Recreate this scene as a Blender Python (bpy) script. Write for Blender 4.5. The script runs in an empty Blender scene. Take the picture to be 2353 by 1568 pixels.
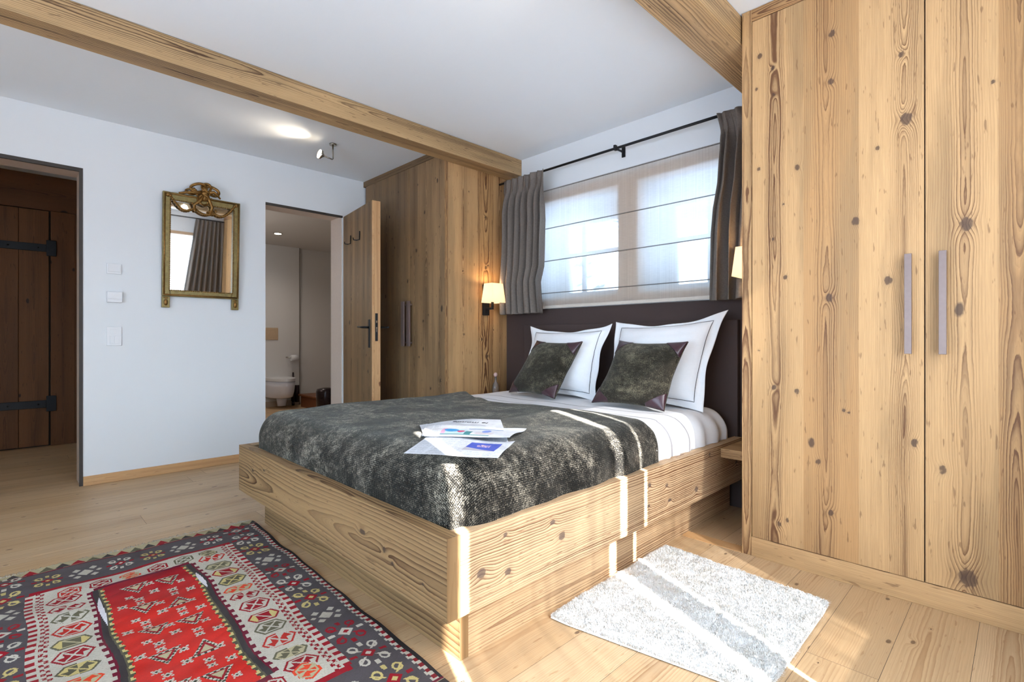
import bpy, bmesh, math, random
import numpy as np
from mathutils import Vector, Matrix, noise as mnoise

random.seed(7); np.random.seed(7)
scene = bpy.context.scene
COL = scene.collection
PI = math.pi

# ------------------------------------------------------------------ materials
def new_mat(name):
    m = bpy.data.materials.new(name); m.use_nodes = True
    nt = m.node_tree; nt.nodes.clear()
    out = nt.nodes.new('ShaderNodeOutputMaterial')
    return m, nt, out

class NB:
    """tiny node helper"""
    def __init__(s, nt): s.nt = nt
    def n(s, t, **k):
        x = s.nt.nodes.new(t)
        for a, b in k.items(): setattr(x, a, b)
        return x
    def l(s, a, b): s.nt.links.new(a, b)
    def put(s, sock, v):
        if v is None: return
        if isinstance(v, (int, float, tuple, list)): sock.default_value = v
        else: s.l(v, sock)
    def math(s, op, a, b=None, c=None, clamp=False):
        x = s.n('ShaderNodeMath', operation=op, use_clamp=clamp)
        s.put(x.inputs[0], a); s.put(x.inputs[1], b); s.put(x.inputs[2], c)
        return x.outputs[0]
    def vmath(s, op, a, b=None):
        x = s.n('ShaderNodeVectorMath', operation=op)
        s.put(x.inputs[0], a); s.put(x.inputs[1], b)
        return x.outputs[0]
    def sep(s, v):
        x = s.n('ShaderNodeSeparateXYZ'); s.l(v, x.inputs[0]); return x.outputs
    def comb(s, a, b, c):
        x = s.n('ShaderNodeCombineXYZ'); s.put(x.inputs[0], a); s.put(x.inputs[1], b); s.put(x.inputs[2], c)
        return x.outputs[0]
    def noise(s, vec, scale, detail=2, rough=.5, dist=0):
        x = s.n('ShaderNodeTexNoise'); s.l(vec, x.inputs['Vector'])
        x.inputs['Scale'].default_value = scale; x.inputs['Detail'].default_value = detail
        x.inputs['Roughness'].default_value = rough; x.inputs['Distortion'].default_value = dist
        return x.outputs['Fac']
    def mix(s, f, a, b, mode='MIX'):
        x = s.n('ShaderNodeMix', data_type='RGBA', blend_type=mode)
        s.put(x.inputs[0], f); s.put(x.inputs[6], a); s.put(x.inputs[7], b)
        return x.outputs[2]
    def smooth(s, v, a, b):
        x = s.n('ShaderNodeMapRange', interpolation_type='SMOOTHSTEP')
        s.put(x.inputs[0], v); x.inputs[1].default_value = a; x.inputs[2].default_value = b
        return x.outputs[0]
    def maprange(s, v, a, b, c, d):
        x = s.n('ShaderNodeMapRange')
        s.put(x.inputs[0], v); x.inputs[1].default_value = a; x.inputs[2].default_value = b
        x.inputs[3].default_value = c; x.inputs[4].default_value = d
        return x.outputs[0]
    def bump(s, h, strength=.2, dist=.002):
        x = s.n('ShaderNodeBump'); x.inputs['Strength'].default_value = strength
        x.inputs['Distance'].default_value = dist; s.l(h, x.inputs['Height'])
        return x.outputs[0]
    def bsdf(s, col, rough=.5, normal=None, metal=0, spec=.5, **k):
        x = s.n('ShaderNodeBsdfPrincipled')
        s.put(x.inputs['Base Color'], col); s.put(x.inputs['Roughness'], rough)
        s.put(x.inputs['Metallic'], metal); s.put(x.inputs['Specular IOR Level'], spec)
        if normal is not None: s.l(normal, x.inputs['Normal'])
        for a, b in k.items(): s.put(x.inputs[a.replace('_', ' ')], b)
        return x.outputs[0]

def c4(r, g=None, b=None):
    if g is None: r, g, b = r
    return (r, g, b, 1)
def srgb(r, g, b):
    f = lambda v: (v/255/12.92 if v/255 <= .04045 else ((v/255+.055)/1.055)**2.4)
    return (f(r), f(g), f(b), 1)

def plain(name, col, rough=.5, metal=0, spec=.5, nscale=60, namt=.06, bump=.05, **k):
    m, nt, out = new_mat(name); B = NB(nt)
    tc = B.n('ShaderNodeTexCoord').outputs['Object']
    f = B.noise(tc, nscale, 3)
    dark = tuple(c*(1-namt*2) for c in col[:3])+(1,)
    c = B.mix(f, dark, tuple(min(1, x*(1+namt)) for x in col[:3])+(1,))
    nrm = B.bump(f, bump, .001)
    B.l(B.bsdf(c, rough, nrm, metal, spec, **k), out.inputs[0])
    return m

def wood_mat(name, light, alt, dark, knot, contrast=.8, spacing=.0075, rough=.55, stain=.35, kn=.55, ks=1.0, amp=.075, sl=.45, fade=1.0, q=3.5, kmul=1.0):
    m, nt, out = new_mat(name); B = NB(nt)
    uvn = B.n('ShaderNodeUVMap'); uvn.uv_map = 'wood'
    pl = B.n('ShaderNodeAttribute'); pl.attribute_name = 'pl'
    s = B.sep(pl.outputs['Vector'])
    ux = B.sep(uvn.outputs[0]); u, v = ux[0], ux[1]
    off = B.comb(B.math('MULTIPLY', s[0], 13.7), B.math('MULTIPLY', s[1], 91.3), B.math('MULTIPLY', s[2], 37.1))
    def co(a, b): return B.vmath('ADD', B.comb(B.math('MULTIPLY', u, a), B.math('MULTIPLY', v, b), 0.0), off)
    n1 = B.noise(co(.5, .55), 1, 2.0, .5)
    d = B.math('MULTIPLY', B.math('SUBTRACT', n1, .42), amp*2.2)
    n2 = B.noise(co(4, 1.1), 1, 2, .5)
    u2 = B.math('ADD', u, B.math('MULTIPLY', B.math('SUBTRACT', n2, .5), .035))
    r = B.math('SQRT', B.math('ADD', B.math('MULTIPLY', u2, u2), B.math('MULTIPLY', d, d)))
    r0 = r
    heart = B.math('SUBTRACT', 1, B.smooth(r, .002, .016))
    # knots
    vo = B.n('ShaderNodeTexVoronoi', feature='F1'); vo.voronoi_dimensions = '2D'
    B.l(co(5.2, 2.6), vo.inputs['Vector']); vo.inputs['Scale'].default_value = 1
    vd = vo.outputs['Distance']; vc = B.sep(vo.outputs['Color'])
    on = B.math('GREATER_THAN', vc[0], kn)
    ksz = B.math('ADD', .02*ks, B.math('MULTIPLY', vc[1], .055*ks))
    kdist = B.math('DIVIDE', vd, ksz)
    nk = B.noise(co(60, 40), 1, 2, .5)
    kdist = B.math('ADD', kdist, B.math('MULTIPLY', B.math('SUBTRACT', nk, .5), .9))
    kv = B.math('MULTIPLY', B.math('SUBTRACT', 1, B.smooth(kdist, .6, 1.25)), on)
    ex = B.math('DIVIDE', vd, B.math('MULTIPLY', ksz, 2.2))
    kb = B.math('MULTIPLY', B.math('MULTIPLY', B.math('EXPONENT', B.math('MULTIPLY', B.math('MULTIPLY', ex, ex), -1)), .020*kmul), B.math('MULTIPLY', on, B.math('SUBTRACT', 1, B.smooth(vd, .08, .20))))
    rb = B.n('ShaderNodeAttribute'); rb.attribute_name = 'rb'
    kd = B.n('ShaderNodeAttribute'); kd.attribute_name = 'kd'
    r = B.math('ADD', B.math('ADD', r, kb), rb.outputs['Fac'])
    n3 = B.noise(co(24, 5), 1, 4, .6)
    r = B.math('ADD', r, B.math('MULTIPLY', B.math('SUBTRACT', n3, .5), .010))
    sp = B.math('MULTIPLY', spacing, B.math('ADD', .75, B.math('MULTIPLY', s[2], .6)))
    r = B.math('ADD', r, B.math('MULTIPLY', B.math('MULTIPLY', r, r), q))
    ri = B.noise(B.vmath('ADD', B.comb(B.math('MULTIPLY', r, 75), 0.0, 0.0), off), 1, 1.5, .5)
    r = B.math('ADD', r, B.math('MULTIPLY', B.math('SUBTRACT', ri, .5), .014))
    ring = B.math('FRACT', B.math('ADD', B.math('DIVIDE', r, sp), 50))
    late = B.math('MULTIPLY', B.math('POWER', ring, 2.2), B.math('SUBTRACT', 1, B.smooth(ring, .90, 1.0)))
    # ring strength fades in places
    n4 = B.noise(co(7, .9), 1, 2, .5)
    late = B.math('MULTIPLY', late, B.maprange(n4, .32, .64, .35, 1.25))
    ring2 = B.math('FRACT', B.math('ADD', B.math('DIVIDE', r, .0026), 50))
    late = B.math('ADD', late, B.math('MULTIPLY', B.math('POWER', ring2, 2), .13))
    fd = B.math('SUBTRACT', 1, B.math('MULTIPLY', B.smooth(r0, .018, .062), .72*fade))
    late = B.math('MULTIPLY', late, B.math('MULTIPLY', fd, contrast), clamp=True)
    base = B.mix(s[0], light, alt)
    n5 = B.noise(co(9, .8), 1, 4, .6)
    base = B.mix(B.math('MULTIPLY', B.smooth(n5, sl, sl+.26), stain), base, tuple(c*.55 for c in light[:3])+(1,))
    fib = B.noise(co(420, 9), 1, 2, .6)
    base = B.mix(B.maprange(fib, .3, .7, .0, .28), base, tuple(c*.6 for c in alt[:3])+(1,))
    base = B.mix(B.math('MULTIPLY', heart, .38), base, dark)
    gz = B.noise(co(3, .35), 1, 3, .6)
    base = B.mix(B.math('MULTIPLY', B.smooth(gz, .5, .72), stain*.6), base, tuple(x*y for x, y in zip(alt[:3], (.62,.66,.72)))+(1,))
    pit = B.noise(co(90, 14), 1, 2, .5)
    base = B.mix(B.math('MULTIPLY', B.smooth(pit, .66, .73), .55), base, dark)
    col = B.mix(late, base, dark)
    kf = B.math('ADD', kd.outputs['Fac'], B.math('MULTIPLY', B.math('MULTIPLY', B.math('SUBTRACT', nk, .5), 1.1), kd.outputs['Fac']))
    kall = B.math('MAXIMUM', kv, B.math('ADD', B.math('MULTIPLY', B.smooth(kf, .55, .80), .75), B.math('MULTIPLY', kf, .22)), clamp=True)
    col = B.mix(B.math('MULTIPLY', kall, .85), col, knot)
    hgt = B.math('SUBTRACT', B.math('MULTIPLY', fib, .35), late)
    B.l(B.bsdf(col, rough, B.bump(hgt, .25, .0015), 0, .35), out.inputs[0])
    return m

M = {}
M['pine'] = wood_mat('old_pine', srgb(210,172,124), srgb(182,138,90), srgb(104,70,44), srgb(72,54,46), 1.35, .0075, kn=.93, stain=.8, q=2.0, kmul=0.0)
M['pinegrey'] = wood_mat('weathered_pine', srgb(182,146,104), srgb(124,100,74), srgb(76,56,38), srgb(46,34,28), 1.1, .0065, stain=1.0, kn=.55, sl=.34)
M['pinebed'] = wood_mat('bed_pine', srgb(212,184,148), srgb(196,162,120), srgb(104,68,44), srgb(84,70,66), 1.4, .0090, kn=.9, amp=.05, fade=0.0, q=.4)
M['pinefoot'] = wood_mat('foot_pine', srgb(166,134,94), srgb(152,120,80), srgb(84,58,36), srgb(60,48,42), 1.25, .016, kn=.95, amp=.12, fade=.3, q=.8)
M['pinebold'] = wood_mat('bold_grain_pine', srgb(206,164,112), srgb(190,142,90), srgb(92,56,34), srgb(64,46,38), 1.9, .011, kn=.93, stain=.3, q=.6, amp=.10, fade=.3, kmul=0.0)
M['pinedark'] = wood_mat('hall_pine', srgb(128,84,46), srgb(104,64,34), srgb(56,32,16), srgb(28,16,10), .7, .008, stain=.6)
M['beam'] = wood_mat('beam_pine', srgb(200,168,124), srgb(184,148,102), srgb(84,60,40), srgb(66,50,40), 1.35, .012, kn=.8, stain=.9, sl=.42, fade=.4, q=1.0)
M['floor'] = wood_mat('floor_larch', srgb(214,186,150), srgb(198,166,126), srgb(156,120,84), srgb(96,72,54), .95, .0095, rough=.42, stain=.35, kn=.15, ks=.62, fade=.7, q=1.5)
M['trimwood'] = wood_mat('trim_pine', srgb(212,170,124), srgb(204,160,110), srgb(160,116,74), srgb(104,64,40), .5, .006, kn=.75, stain=.1)
M['winwood'] = wood_mat('window_pine', srgb(210,182,152), srgb(202,172,140), srgb(160,124,92), srgb(90,60,40), .5, .006, kn=.9, stain=.1)

def wallm(name, col, nb=.05):
    m, nt, out = new_mat(name); B = NB(nt)
    tc = B.n('ShaderNodeTexCoord').outputs['Object']
    f = B.noise(tc, 1.2, 3); g = B.noise(tc, 90, 4, .7)
    c = B.mix(f, tuple(x*.97 for x in col[:3])+(1,), col)
    B.l(B.bsdf(c, .85, B.bump(g, nb, .002), 0, .2), out.inputs[0])
    return m
M['wall'] = wallm('white_plaster', c4(.74,.77,.80))
M['ceil'] = wallm('ceiling_plaster', c4(.80,.85,.90), .08)
M['brown'] = wallm('brown_panel', srgb(74,62,60), .03)
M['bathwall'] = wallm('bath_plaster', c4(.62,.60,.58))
M['black'] = plain('black_iron', srgb(36,38,42), .45, .6, .5)
M['darkbar'] = plain('dark_bronze', srgb(128,112,108), .42, .55, .5)
M['gasket'] = plain('dark_gasket', srgb(52,46,42), .6)
M['chrome'] = plain('brushed_steel', srgb(170,165,155), .25, 1.0)
M['white'] = plain('white_plastic', srgb(216,218,222), .35, namt=.01)
M['ceramic'] = plain('white_ceramic', srgb(214,216,226), .12, namt=.01, bump=0)
M['champ'] = plain('champagne_plate', srgb(206,178,146), .3, .3)
M['goldgreen'] = plain('olive_gilt', srgb(128,112,66), .42, .45, nscale=45, namt=.3, bump=.5)
M['gold'] = plain('aged_gold', srgb(142,104,52), .35, .7, nscale=70, namt=.35, bump=.6)
M['leather'] = plain('aubergine_leather', srgb(66,42,50), .28, nscale=80, namt=.2, bump=.3)
M['oak'] = plain('brown_box_wood', srgb(120,72,42), .4, nscale=20, namt=.15)
M['darkmet'] = plain('dark_lacquer', srgb(44,32,36), .25, .4)

def mirror_mat():
    m, nt, out = new_mat('mirror_silver'); B = NB(nt)
    tc = B.n('ShaderNodeTexCoord').outputs['Object']
    n = B.noise(tc, 26, 4, .7)
    spot = B.smooth(n, .70, .74)
    c = B.mix(spot, c4(.90,.92,.92), c4(.08,.07,.06))
    B.l(B.bsdf(c, .02, None, 1.0), out.inputs[0])
    return m
M['mirror'] = mirror_mat()

def emit(name, col, st):
    m, nt, out = new_mat(name); B = NB(nt)
    e = B.n('ShaderNodeEmission'); e.inputs[0].default_value = col; e.inputs[1].default_value = st
    B.l(e.outputs[0], out.inputs[0]); return m
M['lampglow'] = emit('lamp_glow', c4(1,.82,.58), 22)

def shade_mat():
    m, nt, out = new_mat('shade_paper'); B = NB(nt)
    tr = B.n('ShaderNodeBsdfTranslucent'); tr.inputs[0].default_value = c4(.95,.82,.62)
    di = B.n('ShaderNodeBsdfDiffuse'); di.inputs[0].default_value = c4(.85,.78,.66)
    em = B.n('ShaderNodeEmission'); em.inputs[0].default_value = c4(1,.80,.52); em.inputs[1].default_value = .45
    a = B.n('ShaderNodeMixShader'); a.inputs[0].default_value = .5; B.l(tr.outputs[0], a.inputs[1]); B.l(di.outputs[0], a.inputs[2])
    b = B.n('ShaderNodeAddShader'); B.l(a.outputs[0], b.inputs[0]); B.l(em.outputs[0], b.inputs[1])
    B.l(b.outputs[0], out.inputs[0]); return m
M['shade'] = shade_mat()

def sheer_mat(name, col, transp, axis, fscale=220, tint=None, var=.14):
    m, nt, out = new_mat(name); B = NB(nt)
    tc = B.sep(B.n('ShaderNodeTexCoord').outputs['Object'])
    a = tc[0] if axis == 'x' else tc[1]
    vec = B.comb(B.math('MULTIPLY', a, fscale), 0.0, B.math('MULTIPLY', tc[2], 1.2))
    f = B.noise(vec, 1, 3, .7)
    vec2 = B.comb(B.math('MULTIPLY', a, 20), 0.0, B.math('MULTIPLY', tc[2], 260))
    g = B.noise(vec2, 1, 2, .6)
    h = B.math('ADD', B.math('MULTIPLY', f, .65), B.math('MULTIPLY', g, .35))
    c = B.mix(h, tuple(x*.86 for x in col[:3])+(1,), col)
    tl = B.n('ShaderNodeBsdfTranslucent'); B.l(c, tl.inputs[0])
    di = B.n('ShaderNodeBsdfDiffuse'); B.l(c, di.inputs[0])
    tp = B.n('ShaderNodeBsdfTransparent')
    if tint: tp.inputs[0].default_value = tint
    m1 = B.n('ShaderNodeMixShader'); m1.inputs[0].default_value = .3; B.l(tl.outputs[0], m1.inputs[1]); B.l(di.outputs[0], m1.inputs[2])
    m2 = B.n('ShaderNodeMixShader'); B.l(B.maprange(h, .3, .7, transp+var, transp-var), m2.inputs[0])
    B.l(m1.outputs[0], m2.inputs[1]); B.l(tp.outputs[0], m2.inputs[2])
    B.l(m2.outputs[0], out.inputs[0]); return m
M['blind'] = sheer_mat('sheer_linen_blind', c4(.92,.915,.91), .22, 'x', var=.10)
M['blindseam'] = sheer_mat('sheer_linen_seam', c4(.42,.41,.40), .15, 'x')
M['sheer'] = sheer_mat('sheer_window_voile', c4(.56,.57,.58), .05, 'y', 26, var=.045)

def glass_mat():
    m, nt, out = new_mat('window_glass'); B = NB(nt)
    tp = B.n('ShaderNodeBsdfTransparent'); tp.inputs[0].default_value = c4(.94,.96,.97)
    gl = B.n('ShaderNodeBsdfGlossy'); gl.inputs['Roughness'].default_value = .02
    fr = B.n('ShaderNodeFresnel'); fr.inputs[0].default_value = 1.3
    mx = B.n('ShaderNodeMixShader'); B.l(fr.outputs[0], mx.inputs[0]); B.l(tp.outputs[0], mx.inputs[1]); B.l(gl.outputs[0], mx.inputs[2])
    B.l(mx.outputs[0], out.inputs[0]); return m
M['glass'] = glass_mat()
def clear_glass():
    m, nt, out = new_mat('clear_bottle_glass'); B = NB(nt)
    B.l(B.bsdf(c4(.95,.93,.95), .05, None, 0, .5, Transmission_Weight=.85, IOR=1.45), out.inputs[0]); return m
M['bottle'] = clear_glass()

def cloth(name, col, wscale=700, wamt=.25, rough=.85, sheen=.0, big=.0, bigcol=None, bump=.25, axisx=1.0, tint=None):
    m, nt, out = new_mat(name); B = NB(nt)
    tc = B.n('ShaderNodeTexCoord').outputs['Object']
    p = B.sep(tc)
    w1 = B.noise(B.vmath('MULTIPLY', tc, (1.0, 1.0, .12)), wscale, 2, .6)
    w2 = B.noise(B.vmath('MULTIPLY', tc, (.12, .12, 1.0)), wscale, 2, .6)
    f = B.math('MULTIPLY', B.math('ADD', w1, w2), .5)
    c = B.mix(B.maprange(f, .35, .65, 0, 1), tuple(x*(1-wamt) for x in col[:3])+(1,), tuple(min(1, x*(1+wamt)) for x in col[:3])+(1,))
    k = {}
    if sheen: k = dict(Sheen_Weight=sheen, Sheen_Roughness=.35, Sheen_Tint=tint or c4(1,1,1))
    B.l(B.bsdf(c, rough, B.bump(f, bump, .001), 0, .2, **k), out.inputs[0]); return m
M['curtain'] = cloth('grey_taupe_curtain', srgb(112,104,98), 500, .22, .9)
M['sheet'] = cloth('white_cotton', c4(.83,.84,.87), 300, .02, .8, bump=.05)
M['stripe'] = cloth('grey_piping', srgb(156,156,162), 300, .05, .8, bump=.05)
M['piping'] = plain('black_piping', srgb(40,38,44), .7)
M['matt'] = cloth('mattress_ticking', c4(.75,.75,.76), 300, .03, .85)

def chenille(name, base, fleck, wsc, ridge):
    m, nt, out = new_mat(name); B = NB(nt)
    uvn = B.n('ShaderNodeUVMap'); uvn.uv_map = 'cloth'
    uv = uvn.outputs[0]
    warp = B.noise(uv, 9, 3, .6)
    st1 = B.noise(B.vmath('MULTIPLY', uv, (1.0, 5.0, 1.0)), wsc, 3, .65)
    st2 = B.noise(B.vmath('MULTIPLY', uv, (4.0, 1.0, 1.0)), wsc*.8, 3, .65)
    patch = B.noise(uv, 4.5, 5, .65, .6)
    patch2 = B.noise(uv, 30, 4, .7)
    wv = B.math('SINE', B.math('MULTIPLY', B.sep(uv)[1], ridge))
    wx = B.math('SINE', B.math('MULTIPLY', B.sep(uv)[0], ridge))
    wv = B.math('MULTIPLY', B.math('ADD', wv, wx), .5)
    f = B.math('ADD', B.math('MULTIPLY', st1, .5), B.math('MULTIPLY', st2, .5))
    f = B.math('ADD', f, B.math('MULTIPLY', B.math('SUBTRACT', patch2, .5), .35))
    f = B.math('ADD', f, B.math('MULTIPLY', B.math('SUBTRACT', patch, .5), .45))
    f = B.math('ADD', f, B.math('MULTIPLY', wv, .06))
    c = B.mix(B.smooth(f, .49, .72), base, fleck)
    hgt = B.math('ADD', f, B.math('MULTIPLY', wv, .25))
    B.l(B.bsdf(c, .9, B.bump(hgt, .7, .003), 0, .1, Sheen_Weight=.22, Sheen_Roughness=.4, Sheen_Tint=c4(.85,.85,.78)), out.inputs[0]); return m
M['chenille'] = chenille('charcoal_chenille', srgb(16,15,14), srgb(180,171,154), 125, 900)
M['chencush'] = chenille('olive_chenille', srgb(44,40,34), srgb(132,126,106), 150, 900)

def attr_cloth(name, attr='kc', rough=.95, wsc=420, bump=.5):
    m, nt, out = new_mat(name); B = NB(nt)
    a = B.n('ShaderNodeAttribute'); a.attribute_name = attr
    tc = B.n('ShaderNodeTexCoord').outputs['Object']
    f = B.noise(B.vmath('MULTIPLY', tc, (1.0, .25, 1.0)), wsc, 3, .6)
    g = B.noise(tc, 7, 4, .6)
    c = B.mix(B.maprange(f, .3, .7, .0, .45), a.outputs['Color'], B.mix(.5, a.outputs['Color'], c4(.03,.03,.03)))
    c = B.mix(B.maprange(g, .35, .7, 0, .18), c, c4(.12,.10,.09))
    B.l(B.bsdf(c, rough, B.bump(f, bump, .001), 0, .1), out.inputs[0]); return m
M['kilim'] = attr_cloth('kilim_weave')
M['print'] = attr_cloth('newsprint', 'kc', .8, 120, .05)
M['ink'] = plain('printing_ink', srgb(50,50,60), .8)
M['fringe'] = cloth('wool_fringe', srgb(178,168,150), 300, .2)

def pile_mat():
    m, nt, out = new_mat('white_wool_pile'); B = NB(nt)
    tc = B.n('ShaderNodeTexCoord').outputs['Object']
    f = B.noise(tc, 14, 4, .65)
    c = B.mix(B.smooth(f, .4, .7), c4(.80,.80,.79), c4(.70,.69,.66))
    B.l(B.bsdf(c, .9, None, 0, .15, Sheen_Weight=.3), out.inputs[0]); return m
M['pile'] = pile_mat()

def snow_mat():
    m, nt, out = new_mat('snowy_slope'); B = NB(nt)
    tc = B.n('ShaderNodeTexCoord').outputs['Object']
    f = B.noise(tc, .09, 6, .65); g = B.noise(tc, .6, 4, .7)
    h = B.math('ADD', B.math('MULTIPLY', f, .7), B.math('MULTIPLY', g, .3))
    c = B.mix(B.smooth(h, .50, .60), c4(.50,.55,.62), c4(.05,.07,.10))
    B.l(B.bsdf(c, .9, None, 0, .1), out.inputs[0]); return m
M['snow'] = snow_mat()

# ------------------------------------------------------------------ mesh helpers
class MB:
    def __init__(s):
        s.v = []; s.f = []; s.mi = []; s.uv = []; s.pl = []; s.sm = []
        s.rb = {}; s.kd = {}
        s.curpl = (0.5, 0.5, 0.5)
    def seed(s, tone=None):
        s.curpl = (random.random() if tone is None else tone, random.random(), random.random())
    def face(s, idx, mi=0, uv=None, smooth=False):
        s.f.append(tuple(idx)); s.mi.append(mi); s.pl.append(s.curpl); s.sm.append(smooth)
        s.uv.append(uv if uv else [(s.v[i][0], s.v[i][1]) for i in idx])
    def box(s, x0, x1, y0, y1, z0, z1, mi=0, grain='z', c=None, skip=(), seed=True, tone=None, o=None):
        if x0 > x1: x0, x1 = x1, x0
        if y0 > y1: y0, y1 = y1, y0
        if z0 > z1: z0, z1 = z1, z0
        if seed: s.seed(tone)
        b = len(s.v)
        P = [(x, y, z) for x in (x0, x1) for y in (y0, y1) for z in (z0, z1)]
        if o: P2 = [tuple(o @ Vector(p)) for p in P]
        else: P2 = P
        s.v += P2
        F = {'-x': (0,1,3,2), '+x': (4,6,7,5), '-y': (0,4,5,1), '+y': (2,3,7,6), '-z': (0,2,6,4), '+z': (1,5,7,3)}
        g = 'xyz'.index(grain)
        cen = [(x0+x1)/2, (y0+y1)/2, (z0+z1)/2]
        if c is not None: cen = [cc if cc is not None else d for cc, d in zip(c, cen)]
        for k, q in F.items():
            if k in skip: continue
            a = 'xyz'.index(k[1])
            oth = [i for i in range(3) if i != a]
            if a == g:
                uv = [((P[i][oth[0]]-cen[oth[0]]), (P[i][oth[1]]-cen[oth[1]])*.3) for i in q]
            else:
                cr = [i for i in oth if i != g][0]
                shift = .013 if a == 2 else 0
                uv = [(P[i][cr]-cen[cr]+shift, P[i][g]) for i in q]
            s.face([b+i for i in q], mi, uv)
    def grid_panel(s, axis_pts, mapf, knots, mi=0, step=.008, tone=None):
        """axis_pts: list of planks (a0,a1,pith); mapf(a,b)->xyz ; b range in tuple"""
        planks, (b0, b1) = axis_pts
        nb = max(2, int((b1-b0)/step))
        bs = np.linspace(b0, b1, nb+1)
        for (a0, a1, pith, tn) in planks:
            s.seed(tn)
            na = max(2, int((a1-a0)/step)); as_ = np.linspace(a0, a1, na+1)
            base = len(s.v)
            A, Bq = np.meshgrid(as_, bs, indexing='ij')
            rb = np.zeros_like(A); kd = np.zeros_like(A)
            for (ka, kb_, ks) in knots:
                if ka < a0-.05 or ka > a1+.05: continue
                dx = (A-ka); dy = (Bq-kb_)
                R = np.sqrt((dx/ks)**2+(dy/(ks*1.35))**2)
                rb += ks*1.25*np.exp(-(R/1.7)**2)*.8*np.exp(-np.abs(dy)/(ks*9))
                kd = np.maximum(kd, np.clip(1.45-R*.95, 0, 1))
            for i in range(na+1):
                for j in range(nb+1):
                    s.v.append(mapf(as_[i], bs[j]))
            k0 = base
            s.rb.update({k0+i: v for i, v in enumerate(rb.ravel()) if v > 1e-5})
            s.kd.update({k0+i: v for i, v in enumerate(kd.ravel()) if v > 1e-5})
            for i in range(na):
                for j in range(nb):
                    q = [base+i*(nb+1)+j, base+(i+1)*(nb+1)+j, base+(i+1)*(nb+1)+j+1, base+i*(nb+1)+j+1]
                    uv = [(as_[i]-pith, bs[j]), (as_[i+1]-pith, bs[j]), (as_[i+1]-pith, bs[j+1]), (as_[i]-pith, bs[j+1])]
                    s.face(q, mi, uv)
    def tube(s, pts, r, n=8, mi=0, closed=False, cap=True):
        pts = [Vector(p) for p in pts]; N = len(pts)
        rr = r if isinstance(r, (list, tuple)) else [r]*N
        base = len(s.v); up = None
        for i, p in enumerate(pts):
            if closed: t = pts[(i+1) % N]-pts[i-1]
            else: t = pts[min(i+1, N-1)]-pts[max(i-1, 0)]
            if t.length < 1e-9: t = Vector((0, 0, 1))
            t.normalize()
            if up is None:
                up = Vector((0, 0, 1)) if abs(t.z) < .9 else Vector((1, 0, 0))
            a = (up-t*up.dot(t)); 
            if a.length < 1e-6: a = t.orthogonal()
            a.normalize(); up = a; b = t.cross(a)
            for k in range(n):
                th = 2*PI*k/n
                s.v.append(tuple(p+(a*math.cos(th)+b*math.sin(th))*rr[i]))
        M_ = N if closed else N-1
        for i in range(M_):
            i2 = (i+1) % N
            for k in range(n):
                k2 = (k+1) % n
                s.face([base+i*n+k, base+i*n+k2, base+i2*n+k2, base+i2*n+k], mi, smooth=True)
        if cap and not closed:
            s.face([base+k for k in reversed(range(n))], mi)
            s.face([base+(N-1)*n+k for k in range(n)], mi)
    def lathe(s, cx, cy, prof, n=24, mi=0, axis='z'):
        base = len(s.v)
        for (r, z) in prof:
            for k in range(n):
                th = 2*PI*k/n
                if axis == 'z': s.v.append((cx+r*math.cos(th), cy+r*math.sin(th), z))
        for i in range(len(prof)-1):
            for k in range(n):
                k2 = (k+1) % n
                s.face([base+i*n+k, base+i*n+k2, base+(i+1)*n+k2, base+(i+1)*n+k], mi, smooth=True)
        s.face([base+k for k in reversed(range(n))], mi)
        s.face([base+(len(prof)-1)*n+k for k in range(n)], mi)
    def blob(s, c, r, n=8, mi=0):
        c = Vector(c); r = r if isinstance(r, (tuple, list)) else (r, r, r)
        base = len(s.v); rows = n//2+1
        for i in range(rows):
            ph = PI*i/(rows-1)
            for k in range(n):
                th = 2*PI*k/n
                s.v.append((c.x+r[0]*math.sin(ph)*math.cos(th), c.y+r[1]*math.sin(ph)*math.sin(th), c.z+r[2]*math.cos(ph)))
        for i in range(rows-1):
            for k in range(n):
                k2 = (k+1) % n
                s.face([base+i*n+k, base+(i+1)*n+k, base+(i+1)*n+k2, base+i*n+k2], mi, smooth=True)
    def surf(s, nu, nv, fn, mi=0, uvf=None, mif=None):
        base = len(s.v)
        for i in range(nu+1):
            for j in range(nv+1):
                s.v.append(tuple(fn(i/nu, j/nv)))
        for i in range(nu):
            for j in range(nv):
                q = [base+i*(nv+1)+j, base+(i+1)*(nv+1)+j, base+(i+1)*(nv+1)+j+1, base+i*(nv+1)+j+1]
                uv = None
                if uvf: uv = [uvf(a/nu, b/nv) for a, b in ((i, j), (i+1, j), (i+1, j+1), (i, j+1))]
                s.face(q, mif((i+.5)/nu, (j+.5)/nv) if mif else mi, uv, smooth=True)
    def build(s, name, mats, parent=None, bevel=0, solid=0, loc=None):
        me = bpy.data.meshes.new(name)
        V = s.v
        if loc is not None: V = [(a-loc[0], b-loc[1], c-loc[2]) for a, b, c in V]
        me.from_pydata(V, [], s.f)
        for m in (mats if isinstance(mats, (list, tuple)) else [mats]): me.materials.append(m)
        me.polygons.foreach_set('material_index', s.mi)
        me.polygons.foreach_set('use_smooth', s.sm)
        for nm in ('wood', 'cloth'):
            uvl = me.uv_layers.new(name=nm)
            uvl.data.foreach_set('uv', [c for f in s.uv for p in f for c in p])
        a = me.attributes.new('pl', 'FLOAT_VECTOR', 'FACE')
        a.data.foreach_set('vector', [c for p in s.pl for c in p])
        if s.rb or s.kd:
            for nm, dct in (('rb', s.rb), ('kd', s.kd)):
                at = me.attributes.new(nm, 'FLOAT', 'POINT')
                arr = np.zeros(len(V), dtype=np.float32)
                for k, val in dct.items(): arr[k] = val
                at.data.foreach_set('value', arr)
        me.update()
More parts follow.
